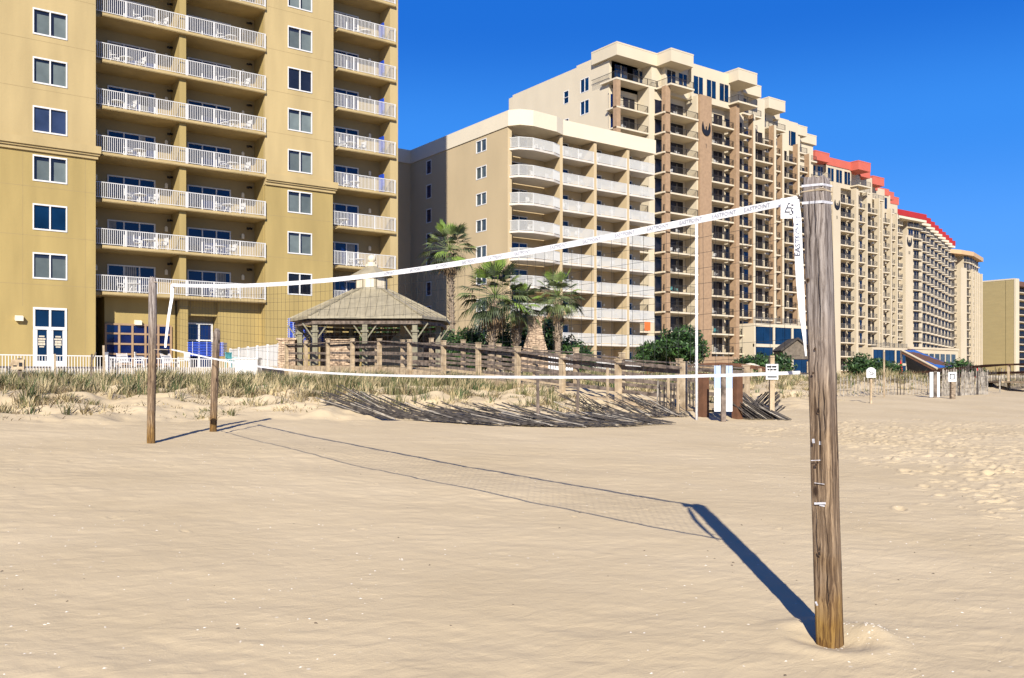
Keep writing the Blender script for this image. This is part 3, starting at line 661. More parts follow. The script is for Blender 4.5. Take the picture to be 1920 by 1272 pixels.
def tower(label,bays_,dz,nfl,ztop_s,FLH,wallm,pierm,slabm,railm,piers,fins,crowns,penth,podium,org,zt,rear=20,mid_m=None,doorw=2.0,rail_sp=.2,name='condo_tower',DEP=1.65,ub=-1e9):
    T=root(name,org,label,'building')
    b=MB()
    for (u0,u1,V,*q) in bays_: b.box(max(u0,ub),u1,V+(q[0] if q else DEP),V+rear,0,zt+dz,0)
    part('wall',b,[M[wallm]],T)
    b=MB()
    for p in piers: b.box(p[0],p[1],p[2],p[3],p[4] if len(p)>4 else 0,(p[5] if len(p)>5 else zt-4.5)+dz,0)
    part('pier',b,[M[pierm]],T)
    if fins:
        b=MB()
        for (u,V0,V1) in fins: b.box(u-.2,u+.2,V0+.12,V1,0,zt-4.8+dz,0); b.box(u-.22,u+.22,V0,V0+.119,0,zt-4.8+dz,1)
        part('fin_wall',b,[M[mid_m or pierm],M[wallm]],T)
    its=[]; ds=[]
    for bi,(u0,u1,V,*q) in enumerate(bays_):
        W_=u1-u0; DP=q[0] if q else DEP; s=MB(); s.box(0,W_,-.1,DP-.003,0,.24); r=MB(); r.add(rail_mb(W_-.02,1.05,rail_sp,.028,posts=2.5),(.01,.05,.2))
        m1=s.mesh('balcony',[M[slabm]]); m2=r.mesh('railing',[M[railm]])
        dm=MB(); dw=W_*.36; x=W_*.08
        dm.box(x,x+dw,0,.06,0,2.5,1); dm.box(x-.07,x,-.02,.06,0,2.3,0); dm.box(x+dw,x+dw+.07,-.02,.06,0,2.3,0); dm.box(x+dw/2-.03,x+dw/2+.03,-.01,.055,0,2.25,0)
        x2=W_*.54; dm.box(x2,x2+dw,0,.06,0,2.5,2); dm.box(x2+dw*.5-.03,x2+dw*.5+.03,-.01,.055,0,2.25,0); dm.box(x-.1,x2+dw+.05,-.015,.05,2.5,2.57,0)
        g1='glass_blue' if bi%2==0 else 'door_c'  # oversized dark doors also carry the recess shade in their colour
        mats=[M[wallm],M[g1],M['door_c']]; m3=dm.mesh('balcony_door',mats)
        for k in range(nfl):
            z_=ztop_s+dz-FLH*k
            if z_<3: break
            its.append(((u0,V,z_),'balcony',m1,s,[M[slabm]],[('railing',m2,r,[M[railm]])]))
            ds.append(((u0,V+DP-.07,z_+.2),'balcony_door',m3,dm,mats,[]))
    emit(T,its); emit(T,ds)
    if crowns:
        for i,(u0,u1,v0,v1) in enumerate(crowns):
            b=MB(); b.box(u0,u1,v0,v1,48.7+dz,50.6+dz); b.box(u0-.03,u1+.03,v0-.03,v1,50.42+dz,50.64+dz); part('roof_canopy',b,[M[penth['crown']]],T)
            s=MB(); s.box(u0-.1,u1+.15,v0-.05,v1+.5-(2.6 if i==0 else 0),45.15+dz,45.42+dz); part('penthouse_terrace',s,[M[slabm]],T)
            if i>2: s=MB(); s.box(u0-2.0,u1-1.5,v0+1.0,v1+1.5,43.2+dz,43.42+dz); part('penthouse_terrace',s,[M[slabm]],T)
            r=MB(); r.add(rail_mb(u1-u0,1.0,.25,.03,posts=2),(u0,v0+.03,45.42+dz)); n=int((v1-v0)/.25)
            r.box(u0,u0+.05,v0,v1,46.36+dz,46.42+dz)
            for j in range(n): r.box(u0+.01,u0+.04,v0+j*.25,v0+j*.25+.03,45.42+dz,46.36+dz)
            part('terrace_railing',r,[M[railm]],T)
        b=MB()
        for (u0,u1,v0,wn) in penth['walls']:
            b.box(u0,u1,v0,v0+8,44.6+dz,50.15+dz)
            for i in range(wn):
                g=MB(); a_=u0+(u1-u0)*(i+.16)/wn; c_=u0+(u1-u0)*(i+.84)/wn
                g.box(a_,c_,v0-.05,v0+.02,45.6+dz,48.3+dz,0); g.box((a_+c_)/2-.05,(a_+c_)/2+.05,v0-.08,v0+.01,45.6+dz,48.3+dz,1)
                part('penthouse_window',g,[M['glass_sea'],M[wallm]],T)
        part('penthouse_wall',b,[M[wallm]],T)
    if podium:
        b=MB(); g=MB()
        for (u0,u1,v0,v1,z1,n) in podium:
            b.box(u0,u1,v0+.3,v1,0,z1+dz,0); b.box(u0,u1,v0,v0+.299,z1-.5+dz,z1+dz,0); 
            zm=3+(z1-3)*.52; b.box(u0,u1,v0,v0+.299,zm-.25+dz,zm+.25+dz,0)
            for i in range(n+1):
                x=u0+(u1-u0-.4)*i/n; b.box(x,x+.4,v0-.003,v0+.296,0,z1-.5+dz,0)
            g.box(u0+.1,u1-.1,v0+.15,v0+.18,0,z1-.4+dz)
            for i in range(n*3): x=u0+(u1-u0)*(i+.5)/(n*3); g.box(x-.03,x+.03,v0+.12,v0+.149,0,z1-.4+dz)
            rm=rail_mb(u1-u0,1.0,.25,.03); b2=MB(); b2.add(rm,(u0,v0+.1,z1+dz)); part('podium_railing',b2,[M['grey_rail']],T)
        part('podium',b,[M[wallm]],T); part('podium_glass',g,[M['glass_sea']],T)
    return T
# C: left flank, corner bays, emblem pier, receding bays
cbays=[(89.4,95.9,96.2,2.3),(96.9,104.4,94.0,2.5),(107.2,112.9,94.2,1.9),(113.7,118.7,95.3),(119.1,126.6,97.2),(127.0,132.4,100.0),(132.8,140.3,102.4),(140.7,148.1,105.6),(148.5,156.5,108.6)]
cp=[(89.4,90.2,96.15,96.9),(97.2,98.2,93.9,94.7),(104.5,107.15,93.7,96.3),(112.9,113.7,93.7,95.0)]
cf=[(118.9,94.9,96.0),(126.8,96.8,98.0),(132.6,99.5,100.7),(140.5,102,103.2),(148.3,105.1,106.3)]
ccr=[(89.5,97.9,96.2,101.8),(97.75,102.6,93.3,98.6),(112.6,117.2,93.0,98.5),(118.2,122.8,96.6,100.5),(128.4,133,99.4,103.5),(131.5,136.2,103,107),(144.6,150,107.0,111),(149.5,157,109.8,113.5)]
pw=[(98.9,104,95.6,2),(104.02,113,95.0,3),(90.6,98,98.5,2),(113.02,121,97.8,2),(121.02,131,101.5,2),(131.02,145,105.5,3),(145.02,156,110.6,2)]
Ct=tower('tall cream tower with brick piers and dark railings, right of the tan block',cbays,0,13,41.0,2.97,'c_wall','c_brick','c_slab','dark_rail',cp,cf,ccr,dict(crown='c_wall',walls=pw),[(116.5,131.5,93.0,97.5,10.4,3)],(105,100,1.5),49.6,22,ub=90.31)
# C: side wall with small windows, cream corner pier, brick garden wall, crest
b=MB(); sw=[(103.0,105.2,zb,zb+2.3) for zb in (45.2-2.97*k for k in range(3))]; sw2=[(108,109,zb,zb+1.6) for zb in (45.4-2.97*k for k in range(3))]
b=MB(); wall_open(b,'v',98.4,106.5,90.0,90.3,0,49.55,[(102.9,104.9,45.3,47.4),(102.9,104.9,41.9,44.0)]); wall_open(b,'v',106.5,112,90.0,90.3,0,49.55,[(107.7,108.9,44.6,46.6),(107.7,108.9,40.6,42.2)]); wall_open(b,'v',112,122.5,90.0,90.3,0,49.55,[(115.0,116.2,43.0,44.8)])
b.box(90.31,96,116.3,122.5,0,49.5)
part('side_wall',b,[M['c_wall']],Ct)
b=MB(); b.box(90.3,156,121,124,0,49.4); part('rear_wall',b,[M['c_wall']],Ct)
for (a,c,z0,z1) in ((102.9,104.9,45.3,47.4),(102.9,104.9,41.9,44.0),(107.7,108.9,44.6,46.6),(107.7,108.9,40.6,42.2),(115.0,116.2,43.0,44.8)): window(Ct,'v',a,c,90.0,z0,z1,'glass_sea',2 if c-a>1.5 else 1,.03,.14,hs=() if c-a>1.5 else (.5,))
b=MB(); b.box(95.9,97.0,96.0,98.45,0,45.1); part('corner_pier',b,[M['c_wall']],Ct)
b=MB(); b.box(104.2,104.48,94.1,96.45,0,45.0); part('divider_wall',b,[M['c_wall']],Ct)
b=MB(); b.box(78,113.8,91.6,92.2,1.5,4.8); b.box(107,113.9,92.1,94,1.5,4.9); part('garden_wall',b,[M['c_brick']],Ct)
part('emblem',crest(105.83,93.7,39.9,.95),[M['black']],Ct)
text_part('I',1.0,Matrix.Translation((105.83,93.66,37.3))@Matrix.Rotation(math.pi/2,4,'X'),M['black'],Ct)
# D
DX,DY,DZ=61,18,-2.3
sh=lambda L:[tuple(x+(DX if i<2 else DY) for i,x in enumerate(t)) for t in L]
db=[(t[0]+DX,t[1]+DX,t[2]+DY,*t[3:]) for t in cbays]
dp=[(a+DX,b_+DX,c+DY,d_+DY) for a,b_,c,d_ in cp]; df=[(a+DX,b_+DY,c+DY) for a,b_,c in cf]; dp.append((165.2,165.48,112.1,114.4)); dcr=sh(ccr)
dpw=[(a+DX,b_+DX,c+DY,n) for a,b_,c,n in pw]
Dt=tower('cream tower with stepped coral red roof canopies, behind the near post',db,DZ,13,41.0,2.97,'d_wall','d_wall','c_slab','grey_rail',dp,df,dcr,dict(crown='coral',walls=dpw),[(178,192,110.5,116,10.6,3)],(170,120,1.5),49.6,22,mid_m='d_wall',DEP=1.3)
part('emblem',crest(105.83+DX,93.7+DY,38.0,.95),[M['black']],Dt)
b=MB(); 
for (a,b_,c,n) in dpw: b.box(a,b_,c-.15,c+8,50.16+DZ-1.3,50.5+DZ)
part('coral_parapet',b,[M['coral']],Dt)
text_part('II',1.0,Matrix.Translation((105.83+DX,93.66+DY,35.4))@Matrix.Rotation(math.pi/2,4,'X'),M['black'],Dt)
# E
eb=[(222,228,136.6),(228.4,235.6,137.0),(239.6,246.2,137.2)]
ef=[(228.2,136.4,139.2)]; ep=[(235.7,239.5,136.2,139.5)]
red=[(222,246.4,136.0,150)]
u=246.6; v=139.0
for i in range(8):
    eb.append((u,u+6.5,v)); ep.append((u-1.1,u+.55,v-1.3,v+2.2)); red.append((u,u+6.7,v-.5,v+14)); u+=6.9; v+=2.55
Et=tower('long cream tower with a flat bright red parapet band stepping down to the right',eb,0,15,44.0,2.92,'d_wall','d_wall','c_slab','grey_rail',ep,ef,None,None,None,(245,145,1.5),46.0,18,mid_m='d_wall',DEP=.8)
b=MB()
for r_ in red: b.box(r_[0],r_[1],r_[2],r_[3],46.6,48.2)
part('red_parapet',b,[M['red']],Et)
b=MB()
for r_ in red: b.box(r_[0]-.05,r_[1]+.05,r_[2]+.1,r_[3]-.1,45.9,46.598)
part('cream_band',b,[M['b_cream']],Et)
part('emblem',crest(237.6,136.2,39.6,1.2),[M['black']],Et)
text_part('III',1.3,Matrix.Translation((237.6,136.15,36.6))@Matrix.Rotation(math.pi/2,4,'X'),M['black'],Et)
b=MB(); b.box(204,227,117,124,0,8.6); b.box(203.8,227.2,116.8,124.2,8.6,9.1); part('annex_wall',b,[M['d_wall']],Et)
for i in range(7): b=MB(); b.box(208+i*2.6,210+i*2.6,116.94,117.1,4.2,7.6); part('annex_window',b,[M['glass_teal']],Et)
# F
fb=[(299,304.8,157.6),(309,313.2,157.0),(314,317.5,158.0),(318.2,321.6,159.4),(322.3,325.8,160.8),(326.5,330,162.2)]
Ft=tower('pale tower with tan cornice beyond the red band tower, left of the plain ochre wall',fb,0,15,41.6,2.92,'d_wall','d_wall','c_slab','grey_rail',[(304.9,308.9,156.2,160),(313.25,313.95,156.4,160),(317.55,318.15,157.6,161),(321.65,322.25,159,162),(325.85,326.45,160.4,164),(330,330.6,161.4,166)],[],None,None,None,(315,165,1.5),44.0,16,rail_sp=.3,DEP=.5)
b=MB(); b.prism([(299,156.8),(304.5,155.8),(313,155.9),(331.5,161.6),(331.5,175),(299,175)],44.0,45.4); part('cornice',b,[M['f_tan']],Ft)
# G
Gt=root('apartment_block',(350,165,1.5),'ochre block with blank side wall and dark balconies at the right edge','building')
b=MB(); b.box(345,400,160,176,0,38); b.box(345,345.6,157,160.1,0,37.98); part('wall',b,[M['g_wall']],Gt)
b=MB(); b.box(344.9,347.2,156.4,157,0,38.4); b.box(347.2,347.7,156.4,160,0,38.4); b.box(344.9,347.2,157.001,176,38.0,38.5); part('corner_strip',b,[M['c_wall']],Gt)
b=MB(); b.box(347.3,400,156.8,170,35.8,37.6); part('roof_fascia',b,[M['brown_roof']],Gt)
its=[]
s=MB(); s.box(0,7,0,3,0,.25); r=MB(); r.add(rail_mb(7,1.05,.4,.05,posts=3.5),(0,.05,.25)); m1=s.mesh('balcony',[M['c_slab']]); m2=r.mesh('railing',[M['dark_rail']])
dm=MB(); dm.box(.5,6.5,0,.05,.25,2.5); md=dm.mesh('balcony_door',[M['door_c']]); dds=[]
for k in range(12):
    for i in range(3): its.append(((347.8+i*7.4,157,3.2+2.75*k),'balcony',m1,s,[M['c_slab']],[('railing',m2,r,[M['dark_rail']])])); dds.append(((347.8+i*7.4,159.94,3.2+2.75*k),'balcony_door',md,dm,[M['door_c']],[]))
emit(Gt,its); emit(Gt,dds)
# chairs on the brick-pier tower
rr=random.Random(12)
for k in range(13):
    for i,(u0,V,nm) in enumerate(((98.6,94.5,'between the two brick piers'),(107.6,94.7,'right of the emblem pier'),(91,96.8,'at the left corner'))):
        z_=41.2-2.97*k; fl=ORD[12-k]; g='chairs on the brick pier tower balconies'
        teal=(k in (9,) and i==0) or (k==11 and i==1)
        n=2 if rr.random()<.75 else 1
        if teal: n=2
        for j in range(n):
            kind='teal_chair' if teal else rr.choice(['chair','chair','dark_chair'])
            col={'teal_chair':'teal','chair':'white','dark_chair':'dark'}[kind]
            furn(kind,u0+.6+j*1.4+rr.uniform(0,.5),V+.6,z_,rr.uniform(-1.5,1.5),f'{col} chair on {fl} balcony up {nm}, {"left" if j==0 else "right"} one',g)
for j in range(2): furn('chair',109+j*1.5,94.6,4.95,(-.8,.8)[j],f'{"left" if j==0 else "right"} white chair on the brick terrace under the lowest balcony',"chairs on the brick terrace")
# ------------------------------------------------------------------ volleyball posts and net
RX,RY=FY,-FX
P1=at(1558,5.14); P2=at(283,13.49)
def timber(name,pu,pv,h,s,rot,lean,label,seg=60,rnd=.22,cat='post',mtl='post',top_round=.02,wob=.003,seed=1):
    z0=tzf(pu,pv)-.25; rs_=np.random.default_rng(seed); n=28; mb=MB(); H=h+.25
    for i in range(seg+1):
        z=H*i/seg; k=1.0-(top_round*1.0 if i==seg else top_round*.4 if i==seg-1 else 0)/ (s/2) 
        for j in range(n):
            a=2*math.pi*j/n; c,sn=math.cos(a),math.sin(a); q=rnd and (abs(c)**(2/rnd)+abs(sn)**(2/rnd))**(-rnd/2) or 1
            r=s/2*q*k*(1+wob/s*2*math.sin(z*3+j*.7+seed)+wob/s*math.sin(z*11+j*1.9))
            x=r*c; y=r*sn; X=x*math.cos(rot)-y*math.sin(rot); Y=x*math.sin(rot)+y*math.cos(rot)
            zz_=z-.25+(.012*math.sin(j*1.3+seed) if i==seg else 0)
            mb.v.append((pu+X+lean[0]*z/H,pv+Y+lean[1]*z/H,tzf(pu,pv)+zz_))
    for i in range(seg):
        for j in range(n):
            a=i*n+j; b=i*n+(j+1)%n; mb.f.append((a,b,b+n,a+n)); mb.m.append(0)
    mb.f.append(tuple(seg*n+j for j in range(n))); mb.m.append(0)
    me_loc=(pu,pv,tzf(pu,pv))
    r=root(name,me_loc,label,cat); part('timber',mb,[M[mtl]],r,smooth=True); return r
d1=Vector((P1[0],P1[1])).normalized(); al=math.radians(31.5)
n1=(-d1.x*math.cos(al)-RX*math.sin(al),-d1.y*math.cos(al)-RY*math.sin(al))
lean1=(-RX*.082,-RY*.082)
NP=timber('volleyball_post',P1[0],P1[1],zz(336,5.14)-tzf(*P1),.124,math.atan2(n1[1],n1[0]),lean1,'square weathered timber post with white strap marks, nearest in the foreground',rnd=.22,seg=90,wob=.0012,top_round=.006)
M['knot']=mat('dark_knot_wood',(.022,.013,.008),.9,.3,40)
M['knot2']=mat('knot_rim_wood',(.10,.062,.035),.9,.3,60)
M['strap']=mat('worn_white_strap',(.50,.49,.50),.8,.3,40)
def ring(mb,pu,pv,z,half,rot,hw,r=None,tilt=0):
    pts=[]
    for k in range(5):
        a=rot+math.pi/4+k*math.pi/2; pts.append((pu+half*1.31*math.cos(a),pv+half*1.31*math.sin(a),z+tilt*(k%2)))
    if r: mb.tube(pts,r,6)
    else:
        for p,q in zip(pts[:-1],pts[1:]): mb.beam(p,q,.003,hw)
b0=tzf(*P1); Hp=zz(336,5.14)-b0
def pc(z): t=(z-b0+.25)/(Hp+.25); return P1[0]+lean1[0]*t,P1[1]+lean1[1]*t
rot1=math.atan2(n1[1],n1[0])
mb=MB()
for y,hw in ((352,.013),(384,.015)):
    mb=MB(); z=zz(y,5.14); c=pc(z); ring(mb,c[0],c[1],z,.0668,rot1,hw,tilt=.008); part('white_strap',mb,[M['strap']],NP)
mb=MB(); z=zz(362,5.14); c=pc(z); ring(mb,c[0],c[1],z,.0675,rot1,0,.003,tilt=.006); ring(mb,c[0],c[1],z+.010,.068,rot1,0,.0025,tilt=-.006); part('rope',mb,[M['rope']],NP)
for (y,o,w_,h_,tl) in ((826,-.030,.007,.012,.1),(830,.012,.006,.010,0),(862,-.02,.028,.002,.1),(942,0,.034,.006,.12),(946,.012,.016,.004,-.1),(1128,-.04,.005,.012,.5),(905,.0,.03,.0016,-.05)):
    mb=MB(); c=pc(zz(y,5.14)); mb.obox((c[0]+n1[0]*.0625+RX*o*.9,c[1]+n1[1]*.0625+RY*o*.9,zz(y,5.14)),.0015,w_,h_,Euler((tl,0,rot1))); part('paint_chip',mb,[M['strap']],NP)
for (px_,y,rx,rz) in ((1527,528,.006,.010),(1521,622,.007,.009),(1540,655,.004,.006),(1546,770,.006,.013),(1543,870,.005,.007),(1549,1035,.006,.010),(1537,700,.004,.005)):
    mb=MB(); c=pc(zz(y,5.14)); o=(px_-(1531+27*(y-336)/864))/FOC*5.14
    k_=len(mb.v); cx,cy,cz=c[0]+n1[0]*.0628+RX*o*1.1,c[1]+n1[1]*.0628+RY*o*1.1,zz(y,5.14)
    tx,ty=-n1[1],n1[0]
    for (sc_,off,mi) in ((1.6,.0,1),(1.0,.0008,0)):
        k_=len(mb.v)
        for j in range(14): a=2*math.pi*j/14; r_=1+.12*math.sin(a*3+y); mb.v.append((cx+n1[0]*off+tx*rx*sc_*r_*math.cos(a),cy+n1[1]*off+ty*rx*sc_*r_*math.cos(a),cz+rz*sc_*r_*math.sin(a)))
        mb.f.append(tuple(range(k_,k_+14))); mb.m.append(mi)
    part('knot',mb,[M['knot'],M['knot2']],NP)
rk=random.Random(4)
for (z0_,L_,o) in ((.35,.5,-.02),(.9,.7,.012),(1.45,.45,-.035),(1.7,.6,.03),(2.15,.42,-.012),(2.25,.35,.02),(.15,.3,.03),(1.15,.35,.038)):
    mb=MB(); n_=9; tx,ty=-n1[1],n1[0]
    for i in range(n_+1):
        z=b0+z0_+L_*i/n_; c=pc(z); x=o+.003*math.sin(i*1.7+z0_*9); w__=.0016*math.sin(math.pi*(i+.15)/(n_+.3))+.0003
        cx,cy=c[0]+n1[0]*.0626,c[1]+n1[1]*.0626; mb.v+=[(cx+tx*(x-w__),cy+ty*(x-w__),z),(cx+tx*(x+w__),cy+ty*(x+w__),z)]
    for i in range(n_): k_=i*2; mb.f.append((k_,k_+1,k_+3,k_+2)); mb.m.append(0)
    part('crack',mb,[M['knot']],NP)
FP=timber('volleyball_post',P2[0],P2[1],zz(520,13.49)-tzf(*P2),.115,.3,(.03,0),'slim round timber post at the far left end of the net',rnd=.9,seed=4)
p3=at(398,15.3)
timber('wooden_post',p3[0],p3[1],zz(617,15.3)-tzf(*p3),.10,.4,(.07,-.03),'short grey wooden post standing just right of the far net post',rnd=.5,seed=9)
def netat(px):
    a,b=ray(px); ex,ey=P2[0]-P1[0],P2[1]-P1[1]; det=a*(-ey)+b*ex   # a*d = P1+s*e
    d=(P1[0]*(-ey)+P1[1]*ex)/det; s=((a*d-P1[0])*ex+(b*d-P1[1])*ey)/(ex*ex+ey*ey); return d,s
def fitline(tab,deg):
    S_=[];Z_=[]
    for px,py in tab: d,s=netat(px); S_.append(s); Z_.append(zz(py,d))
    return np.poly1d(np.polyfit(S_,Z_,deg))
top=fitline([(322,533),(400,535),(500,532),(600,525),(700,515),(740,509),(860,491),(990,470),(1100,450),(1240,424),(1300,410),(1400,390),(1495,371)],4)
bot=fitline([(330,658),(400,672),(480,689),(560,696),(640,700),(800,706),(900,709),(1100,708),(1300,705),(1500,700)],5)
sN=netat(1500)[1]; sF=netat(322)[1]
nx,ny=P2[0]-P1[0],P2[1]-P1[1]; NL=math.hypot(nx,ny); ex,ey=nx/NL,ny/NL; qx,qy=-ey,ex
if qx*P1[0]+qy*P1[1]>0: qx,qy=-qx,-qy     # q points to the camera side
def np_(s,z,o=0): return (P1[0]+nx*s+qx*o,P1[1]+ny*s+qy*o,z)
NET=root('volleyball_net',(P1[0]+nx*sN,P1[1]+ny*sN,1.0),'white-taped black mesh volleyball net sagging between the two timber posts','net')
ss=np.linspace(sN,sF,90)
def ribbon(mb,ss,zf,h,th):
    k=len(mb.v)
    for s in ss:
        z=zf(s); mb.v+= [np_(s,z-h/2,th),np_(s,z+h/2,th),np_(s,z+h/2,-th),np_(s,z-h/2,-th)]
    for i in range(len(ss)-1):
        for j in range(4):
            a=k+i*4+j; b=k+i*4+(j+1)%4; mb.f.append((a,b,b+4,a+4)); mb.m.append(0)
mb=MB(); ribbon(mb,ss,lambda s:top(s)-.012,.046,.003); part('top_tape',mb,[M['band']],NET)
mb=MB(); ribbon(mb,ss,lambda s:bot(s)+.002,.020,.003); part('bottom_tape',mb,[M['band']],NET)
mb=MB(); n=int(NL*(sF-sN)/.1)
for i in range(1,n):
    s=sN+(sF-sN)*i/n; w_=.006*math.sin(i*.7); mb.tube([np_(s,top(s)-.03),np_(s,(top(s)+bot(s))/2,w_),np_(s,bot(s))],.0013,3,cap=False)
for j in range(1,10):
    f=j/10; mb.tube([np_(s,(top(s)-.03)*(1-f)+bot(s)*f,.004*math.sin(s*40+j)) for s in ss],.0013,3,cap=False)
part('netting',mb,[M['string']],NET)
# end straps, logo patch, cords
def strap(pts,name,lab=None,side=1):
    mb=MB(); k=0
    for (px,py,d,w_) in pts:
        u,v=at(px,d); z=zz(py,d)
        for o in (-.002,.002):
            mb.v+=[(u-RX*w_/2+FX*o,v-RY*w_/2+FY*o,z),(u+RX*w_/2+FX*o,v+RY*w_/2+FY*o,z)]
    for i in range(len(pts)-1):
        a=i*4; b=a+4
        for q in ((0,1),(3,2),(1,3),(2,0)): mb.f.append((a+q[0],a+q[1],b+q[1],b+q[0])); mb.m.append(0)
    return part(name,mb,[M['band']],NET,label=lab)
d0=netat(1497)[0]
st=strap([(1493,374,5.16,.030),(1495,410,5.06,.044),(1496.5,460,5.0,.046),(1500,530,5.0,.044),(1504,590,5.0,.034),(1508,630,5.02,.020),(1511,668,5.06,.008)],'end_strap','white webbing strap lettered down its length beside the near post')
dF=netat(322)[0]
strap([(324,533,dF,.05),(322,560,dF,.045),(316,595,dF,.04),(311,640,dF,.035),(310,652,dF,.03)],'end_strap')
def facing(px,py,d,roll=0):
    u,v=at(px,d); X=Vector((RX,RY,0)); Z=Vector((-FX,-FY,0)); Y=Vector((0,0,1))
    return Matrix.Translation((u,v,zz(py,d)))@Matrix((X,Y,Z)).transposed().to_4x4()@Matrix.Rotation(roll,4,'Z')
text_part('EASTPOINT',.044,facing(1497,442,4.992,math.pi/2-.03),M['ink'],st)
dq=netat(1477)[0]; mb=MB(); u,v=at(1477,dq-.012); mb.obox((u,v,zz(392,dq)),.042,.0015,.060,Matrix((Vector((RX,RY,0)),Vector((FX,FY,0)),Vector((0,0,1)))).transposed()); pt=part('logo_patch',mb,[M['band']],NET)
text_part('E',.085,facing(1475,391,dq-.016),M['ink'],pt,shear=.4); text_part('S',.06,facing(1483,397,dq-.017),M['ink'],pt,shear=.3)
lt=None
tm=[]
for i,px in enumerate(list(range(1420,1000,-62))+list(range(980,700,-50))):
    d,s=netat(px); sl=(top(s+.01)-top(s-.01))/(.02*NL)
    X=Vector((-ex,-ey,-sl)).normalized(); Z=Vector((qx,qy,0)); Y=Z.cross(X)
    me=text_mesh('EASTPOINT',.036); me.transform(Matrix.Translation(np_(s,top(s)-.012,.0065))@Matrix((X,Y,Z)).transposed().to_4x4()); tm.append(me)
mb=MB()
for me in tm:
    k=len(mb.v); mb.v+=[tuple(v_.co) for v_ in me.vertices]; mb.f+=[tuple(i+k for i in p.vertices) for p in me.polygons]; mb.m+=[0]*len(me.polygons)
M['ink2']=mat('faded_ink',(.26,.27,.31),.8,.25,30)
part('lettering',mb,[M['ink2']],NET)
mb=MB(); c=pc(zz(362,5.14))
mb.tube([np_(sN,top(sN)),(c[0]-RX*.07,c[1]-RY*.07,zz(362,5.14)),(c[0],c[1]-.01,zz(360,5.14))],.005,6)
mb.tube([np_(sN+.004,bot(sN)),np_(sN-.008,bot(sN)-.005),(c[0]-RX*.05,c[1]-RY*.05,zz(704,5.14))],.004,6)
u,v=at(1496,d0-.03); mb.tube([(u-.01,v,zz(366,d0)),(u+.012,v,zz(372,d0)),(u,v,zz(380,d0))],.007,6)
fpz=tzf(*P2)
mb.tube([np_(sF,top(sF)),(P2[0]+.03,P2[1],zz(527,13.4))],.006,6); mb.tube([np_(sF,bot(sF)),(P2[0]+.03,P2[1],zz(655,13.4))],.006,6)
part('tie_cord',mb,[M['rope']],NET)
mb=MB(); u,v=at(307,13.3); mb.obox((u,v,zz(660,13.3)),.06,.03,.035,Euler((.2,.3,.4))); part('hardware',mb,[M['black']],NET)
# ------------------------------------------------------------------ gazebo
GD=45.0; gx_,gy_=at(697,GD); 
def G(x,y,z): return (gx_+RX*x+FX*y,gy_+RY*x+FY*y,z)
GZb=root('gazebo',(gx_,gy_,GZ),'open timber gazebo with weathered metal hip roof and ball finial by the pool deck','gazebo')
oc=[(-2.45,-3.2),(2.85,-3.3),(3.85,-1.2),(3.8,2.0),(2.2,3.7),(-1.8,3.7),(-3.9,2.2),(-3.85,-1.0)]
ic=[(x*.23,y*.24) for x,y in oc]
ze,zi=4.42,5.9
mb=MB()
for i in range(8):
    a,b=oc[i],oc[(i+1)%8]; c,d=ic[(i+1)%8],ic[i]
    mb.poly([G(*a,ze),G(*b,ze),G(*c,zi),G(*d,zi)]); mb.poly([G(*b,ze-.12),G(*a,ze-.12),G(*d,zi-.12),G(*c,zi-.12)]); mb.poly([G(*a,ze-.12),G(*b,ze-.12),G(*b,ze),G(*a,ze)])
    mb.beam(G(*a,ze+.04),G(*d,zi+.04),.14,.07)
    L=math.hypot(b[0]-a[0],b[1]-a[1]); n=max(2,int(L/.42)); mx,my=(a[0]+b[0])/2,(a[1]+b[1])/2
    for k in range(1,n):
        t=k/n; p=(a[0]+(b[0]-a[0])*t,a[1]+(b[1]-a[1])*t)
        # seam runs straight up the slope until it meets a hip
        best=1.0
        qx_,qy_=p; dx,dy=-mx,-my; 
        tt=min(1,1.0*(1-abs(2*t-1))*1.6+.02); tt=min(tt,.76/.76)
        e=(qx_+dx*.765*tt+0,qy_+dy*.765*tt)
        f=tt
        mb.beam(G(*p,ze+.02),G(e[0],e[1],ze+(zi-ze)*f+.02),.035,.05)
part('roof',mb,[M['roof']],GZb)
mb=MB()
for i in range(8):
    a=oc[i]; b=oc[(i+1)%8]; mb.beam(G(a[0]*.94,a[1]*.94,ze-.3),G(b[0]*.94,b[1]*.94,ze-.3),.1,.15)
mb.poly([G(x*.93,y*.93,ze-.16) for x,y in oc]); part('eave_beam',mb,[M['wood_dark']],GZb)
gp=[(-2.2,-2.85),(.15,-2.95),(2.5,-2.95),(3.4,-.8),(3.3,1.9),(-1.6,3.2),(1.9,3.2),(-3.4,1.9),(-3.4,-.8)]
post_m=mat('sage_post_paint',(.20,.18,.12),.8,.2,3)
for i,(x,y) in enumerate(gp):
    mb=MB(); R_=Matrix((Vector((RX,RY,0)),Vector((FX,FY,0)),Vector((0,0,1)))).transposed()
    mb.obox(G(x,y,(GZ+ze-.3)/2),.12,.12,(ze-.3-GZ)/2,R_); mb.obox(G(x,y,GZ+1.6),.18,.18,.05,R_); 
    for sx in (-1,1): mb.beam(G(x+sx*.1,y,3.4),G(x+sx*.6,y,4.1),.06,.06)
    part('post',mb,[post_m],GZb)
mb=MB()
o8=[(math.cos(math.pi/8+k*math.pi/4),math.sin(math.pi/8+k*math.pi/4)) for k in range(8)]
mb.prism([G(x*.80,y*.80,0)[:2] for x,y in o8],zi-.05,6.62)
mb2=MB()
